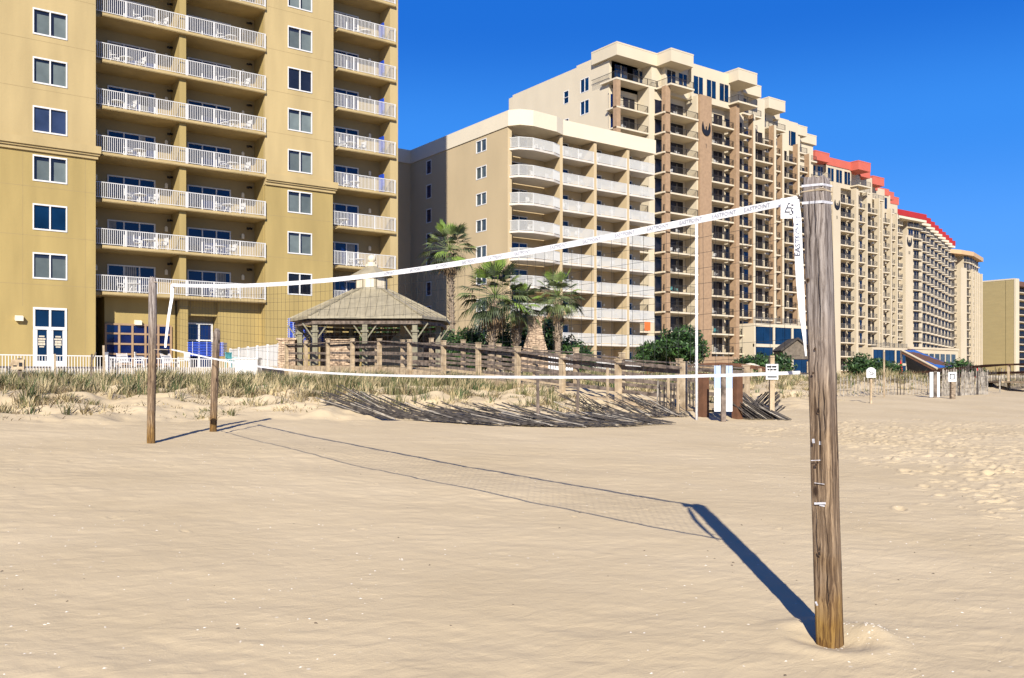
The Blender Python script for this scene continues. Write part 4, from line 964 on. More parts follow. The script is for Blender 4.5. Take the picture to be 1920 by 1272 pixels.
for k in range(8):
    a,b=o8[k],o8[(k+1)%8]; p=[(a[0]*(1-t)+b[0]*t,a[1]*(1-t)+b[1]*t) for t in (.14,.86)]
    mb2.poly([G(p[0][0]*.815,p[0][1]*.815,6.0),G(p[1][0]*.815,p[1][1]*.815,6.0),G(p[1][0]*.815,p[1][1]*.815,6.52),G(p[0][0]*.815,p[0][1]*.815,6.52)])
cu=part('cupola',mb,[M['roof']],GZb); part('cupola_panel',mb2,[M['b_cream']],cu)
mb=MB()
for k in range(8):
    a,b=o8[k],o8[(k+1)%8]; mb.poly([G(a[0]*1.12,a[1]*1.12,6.6),G(b[0]*1.12,b[1]*1.12,6.6),G(b[0]*.25,b[1]*.25,7.12),G(a[0]*.25,a[1]*.25,7.12)])
mb.poly([G(x*1.12,y*1.12,6.6) for x,y in o8]); part('cupola_roof',mb,[M['roof']],GZb)
mb=MB(); mb.prism([G(x*.32,y*.32,0)[:2] for x,y in o8],7.1,7.22); mb.prism([G(x*.2,y*.2,0)[:2] for x,y in o8],7.22,7.34); 
for i in range(7):
    a0,a1=-math.pi/2+math.pi*i/7,-math.pi/2+math.pi*(i+1)/7
    for j in range(12):
        c0,c1=2*math.pi*j/12,2*math.pi*(j+1)/12
        mb.poly([G(.21*math.cos(a)*math.cos(c),.21*math.cos(a)*math.sin(c),7.5+.21*math.sin(a)) for a,c in ((a0,c0),(a0,c1),(a1,c1),(a1,c0))])
part('finial',mb,[M['b_cream']],GZb)
for (xa,xb,yy) in ((-3.3,-1.2,3.3),(-1.1,1.4,3.45),(1.5,3.2,3.3)):
    mb=MB(); R_=Matrix((Vector((RX,RY,0)),Vector((FX,FY,0)),Vector((0,0,1)))).transposed(); n_=int((xb-xa)/.16)
    for i in range(n_): mb.obox(G(xa+(xb-xa)*(i+.5)/n_,yy,3.05),(xb-xa)/n_/2-.01,.03,.93,R_)
    mb.obox(G((xa+xb)/2,yy+.05,3.05),(xb-xa)/2,.02,.9,R_)
    part('shade_backing',mb,[M['wood_dark']],GZb)  # dark boards added so the gazebo interior reads as shaded
# bar counter and grill hood under the gazebo
mb=MB(); R_=Matrix((Vector((RX,RY,0)),Vector((FX,FY,0)),Vector((0,0,1)))).transposed()
mb.obox(G(1.0,.6,2.65),1.5,.4,.53,R_); mb.obox(G(1.0,.5,3.2),1.6,.5,.03,R_)
mb.prism([G(x,y,0)[:2] for x,y in ((.9,.5),(1.9,.5),(1.9,1.1),(.9,1.1))],3.231,3.5); mb.poly([G(.9,.5,3.5),G(1.9,.5,3.5),G(1.9,.8,4.0),G(1.4,.8,4.0)]); mb.obox(G(1.65,.85,3.85),.28,.25,.35,R_)
solo('bar_counter',mb,[M['b_wall']],G(1,.6,GZ),'tan plastered bar counter with a hood under the gazebo roof','counter')
# blue lounger stacks
def stack_blue(px,d,y0,y1,w_,label,lean=0):
    u,v=at(px,d); z0,z1=zz(y1,d),zz(y0,d); 
    f=MB(); s=MB(); n=int((z1-z0)/.09)
    for i in range(n):
        z=z0+(z1-z0)*i/n; s.obox((u,v,z+.03),w_/2,.32,.03,R_); f.obox((u-RX*(w_/2+.02),v-RY*(w_/2+.02),z+.03),.012,.33,.022,R_); f.obox((u+RX*(w_/2+.02),v+RY*(w_/2+.02),z+.03),.012,.33,.022,R_)
    for sx in (-1,1): f.obox((u+RX*sx*w_*.3-FX*.33,v+RY*sx*w_*.3-FY*.33,(z0+z1)/2),.012,.01,(z1-z0)/2,R_)
    r=root('stacked_loungers',(u,v,z0),label,'loungers','blue lounger stacks by the pool'); part('sling',s,[M['blue']],r); part('frame',f,[M['rail']],r)
stack_blue(549,47,597,640,.34,'tall narrow stack of blue loungers at the left edge of the gazebo roof')
stack_blue(572,47.5,612,646,.5,'blue lounger stack second from left under the gazebo eave')
stack_blue(598,46,612,648,.6,'widest upright blue lounger stack just left of the sage gazebo post')
stack_blue(378,55,641,668,1.45,'wide low blue lounger stack in front of the white terrace door')
stack_blue(416,54,642,668,.38,'small blue lounger stack immediately right of the short grey post')
furn('teal_chair',*at(434,53),GZ,.4,'teal chair right of the small blue lounger stack behind the white fence',None)
def stone(mb,cx,cy,w0,w1,dd,z0,z1,rows,seed):
    r_=random.Random(seed)
    for i in range(rows):
        t=i/rows; w_=w0+(w1-w0)*min(1,max(0,(t-.25)/.45)); zl=z0+(z1-z0)*t; h=(z1-z0)/rows; x=-w_/2
        while x<w_/2-.04:
            L=min(r_.uniform(.16,.42),w_/2-x); o=r_.uniform(0,.05); mb.obox((cx+RX*(x+L/2)-FX*o,cy+RY*(x+L/2)-FY*o,zl+h/2),L/2-.006,dd/2,h/2-.006,R_); x+=L
u,v=at(541,46.5); mb=MB(); stone(mb,u,v,.92,.86,.8,2.0,3.5,13,2); mb.obox((u,v,3.53),.52,.48,.05,R_)
solo('stone_pillar',mb,[M['stone']],(u,v,2.0),'square stacked stone pillar left of the boardwalk railing','pillar')
u,v=at(1003,52); mb=MB(); stone(mb,u,v,1.6,.85,1.0,2.0,5.0,24,5); mb.obox((u,v,5.04),.48,.52,.05,R_)
solo('stone_chimney',mb,[M['stone']],(u,v,2.0),'tapered stacked stone outdoor chimney between the palms','chimney')
u,v=at(575,48);
u,v=at(640,43.5); mb=MB(); stone(mb,u,v,1.2,1.2,.7,2.0,3.35,11,8); mb.obox((u,v,3.38),.7,.45,.04,R_)
solo('stone_planter',mb,[M['stone']],(u,v,2.0),'low stacked stone planter wall under the sage gazebo post','planter')
# ------------------------------------------------------------------ fences
def picket(name,a,b,z0,h,sp,pw,mtl,label,cat='fence',post_sp=2.2,group=None):
    L=math.hypot(b[0]-a[0],b[1]-a[1]); n=int(L/sp); mb=MB(); dx,dy=(b[0]-a[0])/L,(b[1]-a[1])/L; R2=Matrix((Vector((dx,dy,0)),Vector((-dy,dx,0)),Vector((0,0,1)))).transposed()
    r=root(name,(a[0],a[1],z0),label,cat,group)
    for i in range(n+1): t=sp*i; mb.obox((a[0]+dx*t,a[1]+dy*t,z0+h/2),pw/2,.012,h/2-.05,R2)
    part('picket_panel',mb,[M[mtl]],r); mb=MB()
    for zz_ in (z0+h-.04,z0+.12): mb.obox(((a[0]+b[0])/2,(a[1]+b[1])/2,zz_),L/2,.03,.025,R2)
    part('rail',mb,[M[mtl]],r)
    k=int(L/post_sp)
    for i in range(k+1):
        mb=MB(); t=L*i/k; mb.obox((a[0]+dx*t,a[1]+dy*t,z0+h/2-.3),.045,.045,h/2+.33,R2); part('post',mb,[M[mtl]],r)
    return r
picket('pool_fence',(-2.0,50.2),(10.6,50.2),1.5,1.2,.135,.03,'white','white picket pool fence in front of the glass entrance door, left length')
picket('pool_fence',(10.75,50.35),(19.0,50.6),1.45,1.17,.125,.032,'white','white picket pool fence in front of the grid window, right length')
a_=at(522,49.5); b_=at(432,58)
mb=MB(); Lx=math.hypot(b_[0]-a_[0],b_[1]-a_[1]); dx,dy=(b_[0]-a_[0])/Lx,(b_[1]-a_[1])/Lx; R2=Matrix((Vector((dx,dy,0)),Vector((-dy,dx,0)),Vector((0,0,1)))).transposed()
VF=root('panel_fence',(a_[0],a_[1],GZ),'solid white vinyl panel fence left of the stone pillar','fence')
n=int(Lx/.18)
for i in range(n): mb.obox((a_[0]+dx*(i+.5)*Lx/n,a_[1]+dy*(i+.5)*Lx/n,GZ+.62),Lx/n/2-.006,.02,.55,R2)
part('panel',mb,[M['white']],VF)
mb=MB(); mb.obox(((a_[0]+b_[0])/2,(a_[1]+b_[1])/2,GZ+1.22),Lx/2,.04,.05,R2); mb.obox(((a_[0]+b_[0])/2,(a_[1]+b_[1])/2,GZ+.1),Lx/2,.04,.06,R2); part('rail',mb,[M['white']],VF)
for i in range(6):
    mb=MB(); mb.obox((a_[0]+dx*Lx*i/5,a_[1]+dy*Lx*i/5,GZ+.65),.06,.06,.68,R2); part('post',mb,[M['white']],VF)
u,v=at(465,49.8); mb=MB(); mb.obox((u,v,2.05),.62,.35,.5,R_); mb.obox((u,v,2.6),.68,.4,.05,R_); mb.obox((u-FX*.36,v-FY*.36,2.05),.01,.01,.44,R_); mb.obox((u+RX*.2-FX*.36,v+RY*.2-FY*.36,2.2),.015,.02,.08,R_)
solo('deck_box',mb,[M['white']],(u,v,1.55),'white storage box behind the right end of the picket fence','box')
p,q=at(1030,50),at(1082,50); picket('low_fence',p,q,1.9,.95,.14,.1,'white','short pale fence length right of the stone chimney',post_sp=1.4)
p=(54.5,68.5); q=(76,68.5); picket('terrace_fence',p,q,1.9,1.5,.13,.09,'b_rail','pale terrace fence along the foot of the tan block')
# pool deck chairs behind the fence
rr=random.Random(21)
for i,px in enumerate((205,232,262,318,345)):
    u,v=at(px,52.6+rr.uniform(-.3,.8)); furn('lounger' if i in (1,3) else 'chair',u,v,GZ,rr.uniform(-2,2),f'white pool {"lounger" if i in (1,3) else "chair"} behind the picket fence, {ORD[i]} from the left','pool chairs behind the picket fence')
# ------------------------------------------------------------------ boardwalk to the beach
WD=[(42,2.12),(31,1.92),(28.8,1.78),(24.2,1.42),(22,1.26),(19.8,1.0),(15.6,.72)]
dz_=lambda v:float(np.interp(v,[a for a,b in WD][::-1],[b for a,b in WD][::-1]))
BW=root('boardwalk',(18,28,1.2),'weathered timber boardwalk with three-rail railing sloping from the gazebo down to the beach','boardwalk')
mb=MB(); v=15.4
while v<42: mb.beam((16.9,v,dz_(v)),(19.1,v,dz_(v)),.135,.04); v+=.145
part('deck',mb,[M['wood']],BW)
mb=MB()
for u in (16.88,19.12):
    for (v0,_),(v1,_) in zip(WD[:-1],WD[1:]): mb.beam((u,v0,dz_(v0)-.12),(u,v1,dz_(v1)-.12),.05,.2)
part('stringer',mb,[M['wood']],BW)
pv=[41.3,39,36.6,34.2,31.8,29.4,27,24.8,22.6,20.4,18.0,15.6]
for u in (16.8,19.2):
    for i,v in enumerate(pv):
        mb=MB(); g=tzf(u,v); zt=dz_(v)+1.16+.05*math.sin(i*5+u)
        mb.box(u-.07,u+.07,v-.07,v+.07,g-.4,zt); mb.box(u-.085,u+.085,v-.085,v+.085,zt,zt+.03)
        part('post',mb,[M['wood']],BW)
    for j,(hz,hh) in enumerate(((1.04,.04),(.93,.11),(.6,.10),(.28,.10))):
        mb=MB()
        for a,b in zip(pv[:-1],pv[1:]):
            jj=.02*math.sin(a*3+j*2); uu=u+(.0 if j==0 else .09*(1 if u<18 else -1))
            mb.beam((uu,a,dz_(a)+hz+jj),(uu,b,dz_(b)+hz-jj),.16 if j==0 else .04,hh)
        part('rail',mb,[M['wood_dark']],BW)
# arched walkover seen side-on beyond the ramp
def walkover(name,pts,label,mtl='wood_brown',pm='wood',rail_h=.9,wid=1.6,light=None):
    W=root(name,(pts[0][0],pts[0][1],1.0),label,'boardwalk')
    mb=MB(); rl=MB()
    for (p,q) in zip(pts[:-1],pts[1:]):
        for o in (0,wid):
            pp=(p[0]+FX*o,p[1]+FY*o,p[2]); qq=(q[0]+FX*o,q[1]+FY*o,q[2]); rl.beam(pp,qq,.12,.09); rl.beam((pp[0],pp[1],pp[2]-.42),(qq[0],qq[1],qq[2]-.42),.04,.12)
        mb.beam((p[0]+FX*wid/2,p[1]+FY*wid/2,p[2]-rail_h),(q[0]+FX*wid/2,q[1]+FY*wid/2,q[2]-rail_h),wid,.08)
    part('rail',rl,[M[mtl]],W); part('deck',mb,[M[pm]],W)
    for i,p in enumerate(pts):
        for o in (0,wid):
            if i%2==0:
                x,y=p[0]+FX*o,p[1]+FY*o; m_=MB(); m_.box(x-.06,x+.06,y-.06,y+.06,min(tzf(x,y),p[2]-rail_h)-.2,p[2]-.05); part('post',m_,[M[pm]],W)
    return W
walkover('dune_walkover',[(*at(px,d),zz(py,d)) for px,py,d in ((1205,702,40),(1240,694,40),(1275,688,40.5),(1310,684,41),(1350,682,41.5),(1390,684,42),(1425,689,42.5),(1455,696,43))],'arched brown dune walkover seen side-on behind the blue-white boards')
walkover('dune_walkover',[(*at(px,d),zz(py,d)) for px,py,d in ((1636,704,62),(1690,702,59),(1740,698,56),(1790,694,53),(1840,688,50),(1880,684.5,47.5),(1925,683,45),(1985,682,43))],'long brown-railed walkover rising to the right edge behind the sand fence')
# ------------------------------------------------------------------ sand fences
def slats(specs,mtl,name,label,group='slatted sand fences',wire=None):
    mb=MB()
    for i_,(p,q,w_) in enumerate(specs): mb.beam(p,q,w_,.012,1 if (i_*7919)%20<3 else 0)
    r=root(name,specs[0][0],label,'fence',group); part('slat_row',mb,[M[mtl],M['slat_pale'] if mtl=='slat' else M['slat']],r)
    if wire:
        w2=MB()
        for ln in wire: w2.tube(ln,.006,4)
        part('wire',w2,[M['wire']],r)
    return r
rr=random.Random(31)
def fallen(tab,n,vec,lift,seed,jit=.12):
    r_=random.Random(seed); out=[]; wl=[[],[]]
    xs=[t[0] for t in tab]
    for i in range(n):
        px=xs[0]+(xs[-1]-xs[0])*i/n+r_.uniform(-2,2); d=float(np.interp(px,xs,[t[1] for t in tab])); u,v=at(px,d)
        k=1+r_.uniform(-.12,.12); a=r_.uniform(-jit,jit)
        qx2=u+(RX*vec[0]+FX*vec[1])*k-FX*a; qy2=v+(RY*vec[0]+FY*vec[1])*k+RX*a
        l0=r_.uniform(0,.05); l1=lift*r_.uniform(.5,1.4)
        p=(u,v,tzf(u,v)+.02+l0); q=(qx2,qy2,tzf(qx2,qy2)+l1); out.append((p,q,.032))
        if i%3==0:
            for j,f in enumerate((.2,.75)): wl[j].append(tuple(p[c]+(q[c]-p[c])*f+(.012 if c==2 else 0) for c in range(3)))
    return out,wl
s1,w1=fallen([(676,19.2),(760,18.6),(860,18.0),(960,17.7)],85,(-.95,.6),.16,1); s1b,w1b=fallen([(668,19.8),(900,18.6)],48,(-1.0,.5),.27,2,.25)
slats(s1+s1b,'slat','sand_fence','collapsed dark slat fence lying on the sand at the dune toe, left of centre',wire=w1+w1b)
s2,w2=fallen([(975,17.8),(1080,17.8),(1180,18.4),(1270,19.4)],95,(-1.0,.55),.17,3)
slats(s2,'slat','sand_fence','flattened dark slat fence strung along the dune toe below the ramp',wire=w2)
s7,w7=fallen([(1120,20.8),(1200,20.8),(1300,21.6)],70,(-.8,.35),.40,13,.4); s8,w8=fallen([(880,19.6),(1010,19.4),(1110,19.8)],55,(-.9,.5),.22,14,.3)
slats(s7+s8,'slat','sand_fence','tangled dark slat fence higher up the dune, under the end of the ramp',wire=w7+w8)
def heap(px0,px1,d,n,seed,vec,zr):
    r_=random.Random(seed); out=[]
    for i in range(n):
        px=px0+(px1-px0)*i/n; dd=d+r_.uniform(-.25,.25); u,v=at(px,dd); f=i/n
        z=tzf(u,v)+.02; k=.75+.5*math.sin(math.pi*min(1,f*1.2+.1))
        q=(u+RX*vec[0]*k,v+RY*vec[0]*k,z+zr*k*(1-f*.45)+r_.uniform(-.04,.04)); out.append(((u,v,z),(q[0]+FX*.3,q[1]+FY*.3,q[2]),.04))
    return out
slats(heap(1404,1486,21.6,46,7,(-.72,),.66)+heap(1398,1470,22.1,34,8,(-.45,),.72)+heap(1392,1450,22.4,26,9,(.55,),.55),'slat','sand_fence','rolled-up dark slat fence slumped behind the small white notice')
def standing(a,b,za,h,sp,seed,zb=None):
    r_=random.Random(seed); L=math.hypot(b[0]-a[0],b[1]-a[1]); n=int(L/sp); out=[]; wl=[[],[]]
    for i in range(n+1):
        t=i/n; u=a[0]+(b[0]-a[0])*t; v=a[1]+(b[1]-a[1])*t; z=tzf(u,v); j=r_.uniform(-.05,.05); hh=h*r_.uniform(.88,1.05)
        out.append(((u,v,z-.1),(u+j,v+r_.uniform(-.05,.05),z+hh),.045))
        for k,f in enumerate((.3,.8)): wl[k].append((u,v-.015,z+hh*f))
    return out,wl
s3,w3=standing(at(1764,36.8),at(1852,39.6),0,1.08,.085,3); slats(s3,'slat_pale','sand_fence','upright bleached slat fence right of the small yellow-post sign',wire=w3)
s4,w4=standing(at(1790,47),at(1990,49),0,1.0,.08,5); slats(s4,'slat','sand_fence','dark upright slat fence on the dune at the right edge',wire=w4)
s5,w5=standing(at(1232,22.4),at(1300,23.2),0,.75,.12,6); slats(s5,'slat','sand_fence','short dark slat fence leaning left of the tall white pole',wire=w5)
s6,w6=standing(at(1568,34),at(1745,38.5),0,.8,.25,8); slats(s6,'slat_pale','sand_fence','sparse weathered slat fence in the grass right of the near post',wire=w6)
# stakes
for i,(px,y0,y1,d,mtl,lab) in enumerate(((103,664,708,27,'wood','pale stake in the dune grass before the glass entrance door'),(170,664,700,28,'wood_dark','dark forked stake in the grass at the tower corner'),(196,648,722,26,'wood','thin leaning stake in the grass in front of the grid window'),(1009,700,757,19.5,'wood_dark','thin dark stake standing in the middle of the dune toe'),(1082,706,752,21,'wood_dark','short dark stake right of the dune centre'),(1140,690,748,22,'wood','grey stake standing under the ramp railing'),(1254,702,765,22,'wood','slim grey stake left of the white pole'),(1270,704,768,21.5,'wood','slim grey stake nearest the white pole'),(1658,660,716,34,'wood','tall slim pale stake right of the ivory pier'),(1875,706,742,42,'slat_pale','lone pale stake at the far right on the sand'))):
    u,v=at(px,d); g=tzf(u,v); mb=MB(); zt=max(zz(y0,d),g+.5); mb.beam((u,v,g-.3),(u+.04*math.sin(i*2),v,zt),.05,.045)
    if i==1: mb.beam((u,v,zt-.3),(u+.15,v,zt+.05),.03,.03)
    solo('stake',mb,[M[mtl]],(u,v,g),lab,'stake','stakes in the dune')
# bird-house board at the left
u,v=at(37,27); g=tzf(u,v); BR=root('nest_board',(u,v,g),'rough grey wooden box board on a post in the grass at the far left','nest box')
mb=MB(); mb.beam((u,v,g-.3),(u,v,zz(672,27)),.1,.1); part('post',mb,[M['wood_dark']],BR)
mb=MB(); z=zz(684,27); mb.obox((u-FX*.08,v-FY*.08,z),.19,.03,.15,R_); mb.obox((u-FX*.08-RX*.12,v-FY*.08-RY*.12,z+.02),.12,.04,.04,R_); part('board',mb,[M['wood']],BR)
for x in (-.08,.09): mb=MB(); mb.obox((u-FX*.115+RX*x,v-FY*.115+RY*x,z),.05,.004,.06,R_); part('hole',mb,[M['black']],BR)
# ------------------------------------------------------------------ signs, pole, boards
def box_at(mb,px0,px1,py0,py1,d,th=.02,off=0):
    u0,v0=at((px0+px1)/2,d-off); mb.obox((u0,v0,(zz(py0,d)+zz(py1,d))/2),(px1-px0)/FOC*d/2,th/2,(py1-py0)/FOC*d/2,R_)
def signpost(name,px,pw_,y_top,y_bot,d,label,pm='wood'):
    u,v=at(px,d); r=root(name,(u,v,tzf(u,v)),label,'sign'); mb=MB(); z1=zz(y_top,d); g=tzf(u,v)-.3
    mb.obox((u,v,(z1+g)/2),pw_/2,pw_/2,(z1-g)/2,R_); part('post',mb,[M[pm]],r); return r
r=signpost('notice_sign',1447,.11,667,780,21.8,'small white notice with dark lines on a wooden post before the slumped fence roll')
mb=MB(); box_at(mb,1436,1459,683,712,21.8,.02,.08); part('panel',mb,[M['sign']],r)
mb=MB()
for (a,b,y,h) in ((1438,1446.5,688,3.4),(1447.5,1456,688,3.4),(1439,1443,693.5,3),(1444,1449,693.5,3),(1450,1456,693.5,3),(1439,1447,698,1),(1448,1456,698,1),(1439,1456.5,707,2.6)): box_at(mb,a,b,y-h/2,y+h/2,21.8,.004,.093)
part('lettering',mb,[M['black']],r)
r=signpost('board_sign',1356,.105,684,788,20.6,'dark post flanked by two tall pale blue and white boards near the ramp foot',pm='wood_dark')
for a,b in ((1339,1351),(1361,1373)):
    mb=MB(); box_at(mb,a,b,686,728,20.6,.03,-.02); o=part('board',mb,[M['signblue']],r); mb=MB(); box_at(mb,a,b,728.2,772,20.6,.03,-.02); part('board_lower',mb,[M['sign']],o)
for y in (700,716,735,756): mb=MB(); box_at(mb,1350,1362,y-1.5,y+1.5,20.6,.02,-.05); part('cleat',mb,[M['grey_rail']],r)

r=signpost('board_sign',1753,.12,696,752,35,'far dark post flanked by two slim white boards left of the upright slat fence',pm='wood_dark')
for a,b in ((1743,1749.5),(1756.5,1761.5)):
    mb=MB(); box_at(mb,a,b,698,745,35,.04,-.02); part('board',mb,[M['sign']],r)
r=signpost('notice_sign',1786,.16,712,756,34.6,'small square white notice on a short yellow-brown post by the upright slat fence',pm='trunk')
mb=MB(); box_at(mb,1778,1793,698,716,34.6,.03,.1); part('panel',mb,[M['sign']],r)
mb=MB(); 
for (a,b,y,h) in ((1781,1790,702,1.6),(1781,1790,711,1.2),(1781,1782.4,706.5,8),(1788.6,1790,706.5,8)): box_at(mb,a,b,y-h/2,y+h/2,34.6,.004,.12)
part('lettering',mb,[M['black']],r)
r=signpost('notice_sign',1633,.06,706,738,30,'white house-shaped notice with dark squiggle in the dune grass right of the near post')
u,v=at(1633,29.9); mb=MB(); hw,hh=.155,.15; zc=zz(700,30)
pt=[(-hw,-hh),(hw,-hh),(hw,hh*.7),(hw*.55,hh*1.15),(0,hh*1.3),(-hw*.55,hh*1.15),(-hw,hh*.7)]
for o in (0,.02): pass
fr=[(u+RX*x-FX*.02,v+RY*x-FY*.02,zc+y) for x,y in pt]; bk=[(u+RX*x,v+RY*x,zc+y) for x,y in pt]
mb.poly(fr); mb.poly(bk[::-1])
for i in range(len(pt)): mb.poly([fr[i],bk[i],bk[(i+1)%len(pt)],fr[(i+1)%len(pt)]])
part('panel',mb,[M['sign']],r)
mb=MB(); mb.tube([(u+RX*x-FX*.027,v+RY*x-FY*.027,zc+y) for x,y in ((-.10,.03),(-.06,.06),(-.02,.0),(.02,.05),(.05,-.01),(.1,.02),(.06,-.04),(-.04,-.05))],.010,5); part('lettering',mb,[M['black']],r)
u,v=at(1306,20.9); mb=MB(); g=tzf(u,v); mb.tube([(u,v,g-.3),(u,v,zz(416,20.9))],.033,10); mb.tube([(u,v,zz(416,20.9)),(u,v,zz(414,20.9))],[.033,.02],10)
solo('flag_pole',mb,[M['band']],(u,v,g),'tall plain white pole standing in front of the brick emblem pier','pole',smooth=True)
for px,yt,lab in ((1318,700,'left one, beside the white pole'),(1381,700,'right one, behind the blue-white boards')):
    u,v=at(px,21.6); g=tzf(u,v); mb=MB(); mb.box(u-.08,u+.08,v-.08,v+.08,g-.3,zz(yt,21.6)); mb.box(u+.09,u+.13,v-.08,v+.0,g-.3,zz(yt+4,21.6)); solo('gate_post',mb,[M['wood_brown']],(u,v,g),'thick brown gate post at the ramp foot, '+lab,'post','brown gate posts')
# ------------------------------------------------------------------ hut, tilted blue canopy, umbrellas
u,v=at(1490,70); 
def Hh(x,y,z): return (u+RX*x+FX*y,v+RY*x+FY*y,z)
HU=root('beach_hut',(u,v,1.7),'dark open hut with grey siding and gabled roof just left of the near post','hut')
shing=mat('grey_shingle',(.055,.046,.038),.9,.3,6,.4,20); sid=mat('grey_board_siding',(.13,.105,.078),.9,.25,5,.3,14)
mb=MB(); xs=(-1.25,-.15,1.0); yf,yb=-1.1,1.3
fp=[(-1.25,3.0),(-1.25,3.75),(-.15,4.55),(.35,4.1),(.35,3.0)]
mb.poly([Hh(x,yf,z) for x,z in fp]); mb.poly([Hh(.35,yf,3.0),Hh(.35,yf,4.1),Hh(1.35,yf+.9,3.75),Hh(1.35,yf+.9,3.0)]); mb.poly([Hh(-1.25,yf,3.0),Hh(-1.25,yb,3.0),Hh(-1.25,yb,3.75),Hh(-1.25,yf,3.75)]); mb.poly([Hh(-1.25,yf,3.0),Hh(.35,yf,3.0),Hh(1.35,yf+.9,3.0),Hh(1.35,yb,3.0),Hh(-1.25,yb,3.0)])
part('siding',mb,[sid],HU)
mb=MB(); 
for (p_,q_,r_,t_) in ((Hh(-1.45,yf-.15,3.66),Hh(-.15,yf-.15,4.62),Hh(-.15,yb,4.62),Hh(-1.45,yb,3.66)),(Hh(-.15,yf-.15,4.62),Hh(.45,yf-.15,4.12),Hh(1.55,yf+.8,3.7),Hh(-.15,yb,4.62)),(Hh(1.55,yf+.8,3.7),Hh(1.55,yb,3.7),Hh(-.15,yb,4.62),Hh(-.15,yb-.01,4.62))):
    mb.poly([p_,q_,r_,t_]); mb.poly([(v_[0],v_[1],v_[2]-.1) for v_ in (t_,r_,q_,p_)])
mb.beam(Hh(-1.45,yf-.16,3.64),Hh(-.15,yf-.16,4.6),.05,.14); mb.beam(Hh(-.15,yf-.16,4.6),Hh(.45,yf-.16,4.1),.05,.14)
part('roof',mb,[shing],HU)
for x,y in ((-1.1,-.8),(.7,-1.05),(1.3,.4),(-.6,.9)):
    mb=MB(); mb.obox(Hh(x,y,2.2),.09,.09,.6,R_); part('post',mb,[M['wood']],HU)
cv=root('tilted_canopy',(*at(1740,112),1.8),'steeply tilted dark canopy with a blue panelled top left of the tan cornice tower','canopy')
c1=(*at(1690,108),zz(657,108)); c2=(*at(1757,103),zz(692,103)); c3=(*at(1797,112),zz(689,112)); c4=(*at(1712,118),zz(655,118))
nrm=(Vector(c2)-Vector(c1)).cross(Vector(c4)-Vector(c1)).normalized()
if nrm.z<0: nrm=-nrm
mb=MB(); lo=[tuple(Vector(c)-nrm*.35) for c in (c1,c2,c3,c4)]; hi=[c1,c2,c3,c4]
mb.poly(hi); mb.poly(lo[::-1])
for i in range(4): mb.poly([hi[i],lo[i],lo[(i+1)%4],hi[(i+1)%4]])
part('roof',mb,[M['wood_brown']],cv)
mb=MB(); A1,B1,C1,D1=[Vector(c)+nrm*.03 for c in hi]
for i in range(5):
    for j in range(2):
        def P(s,t): return A1*(1-s)*(1-t)+B1*s*(1-t)+C1*s*t+D1*(1-s)*t
        s0,s1_=.04+i*.19,.04+i*.19+.17; t0,t1=.12+j*.42,.12+j*.42+.39; mb.poly([P(s0,t0),P(s1_,t0),P(s1_,t1),P(s0,t1)])
bl=mat('blue_panel',(.03,.12,.38),.35,.3,.8); part('blue_panel',mb,[bl],cv)
mb=MB(); mb.tube([tuple(A1),tuple(B1)],.13,6); part('edge_trim',mb,[M['d_wall']],cv)
mb=MB(); 
for c in (c1,c4): mb.beam(c,(c[0],c[1],1.5),.18,.18)
part('post',mb,[M['wood_dark']],cv)
mb=MB(); ctr=[(Vector(c1)*(1-t)+Vector(c2)*t) for t in (.15,.95)]; 
mb.poly([tuple(Vector(c1)*.85+Vector(c2)*.15-nrm*.3),tuple(Vector(c2)-nrm*.3),(c2[0],c2[1],1.2),(c1[0]+1.5,c1[1],1.2)]); mb.poly([tuple(Vector(c4)*.85+Vector(c3)*.15-nrm*.3),tuple(Vector(c3)-nrm*.3),(c3[0],c3[1],1.2),(c4[0]+1.5,c4[1],1.2)]); part('side_wall',mb,[M['black']],cv)
def umbrella(name,px,py,d,r_,h,mtl,label,closed=False):
    u,v=at(px,d); z=zz(py,d); o=root(name,(u,v,z-2.0),label,'umbrella'); mb=MB(); mb.tube([(u,v,z-2.2),(u,v,z)],.03,6); part('pole',mb,[M['rail']],o)
    mb=MB(); k=8
    if closed: mb.tube([(u,v,z-1.3),(u,v,z-1.1),(u,v,z-.5),(u,v,z)],[.16,.2,.12,.03],8)
    else:
        for i in range(k):
            a0,a1=2*math.pi*i/k,2*math.pi*(i+1)/k
            for (ra,za),(rb,zb) in (((r_,-h),(r_*.7,-h*.45)),((r_*.7,-h*.45),(r_*.35,-h*.12)),((r_*.35,-h*.12),(0.01,0))):
                mb.poly([(u+ra*math.cos(a0),v+ra*math.sin(a0),z+za),(u+ra*math.cos(a1),v+ra*math.sin(a1),z+za),(u+rb*math.cos(a1),v+rb*math.sin(a1),z+zb),(u+rb*math.cos(a0),v+rb*math.sin(a0),z+zb)])
    part('canopy',mb,[M[mtl]],o)
umbrella('patio_umbrella',1407,681,62,.85,.4,'b_cream','open white umbrella top showing behind the arched walkover')
umbrella('patio_umbrella',1689,676,92,.5,.4,'umbred','closed red umbrella left of the tilted blue canopy',True)
umbrella('patio_umbrella',1832,687,88,.4,.4,'umbred','closed red umbrella seen over the long walkover rail',True)
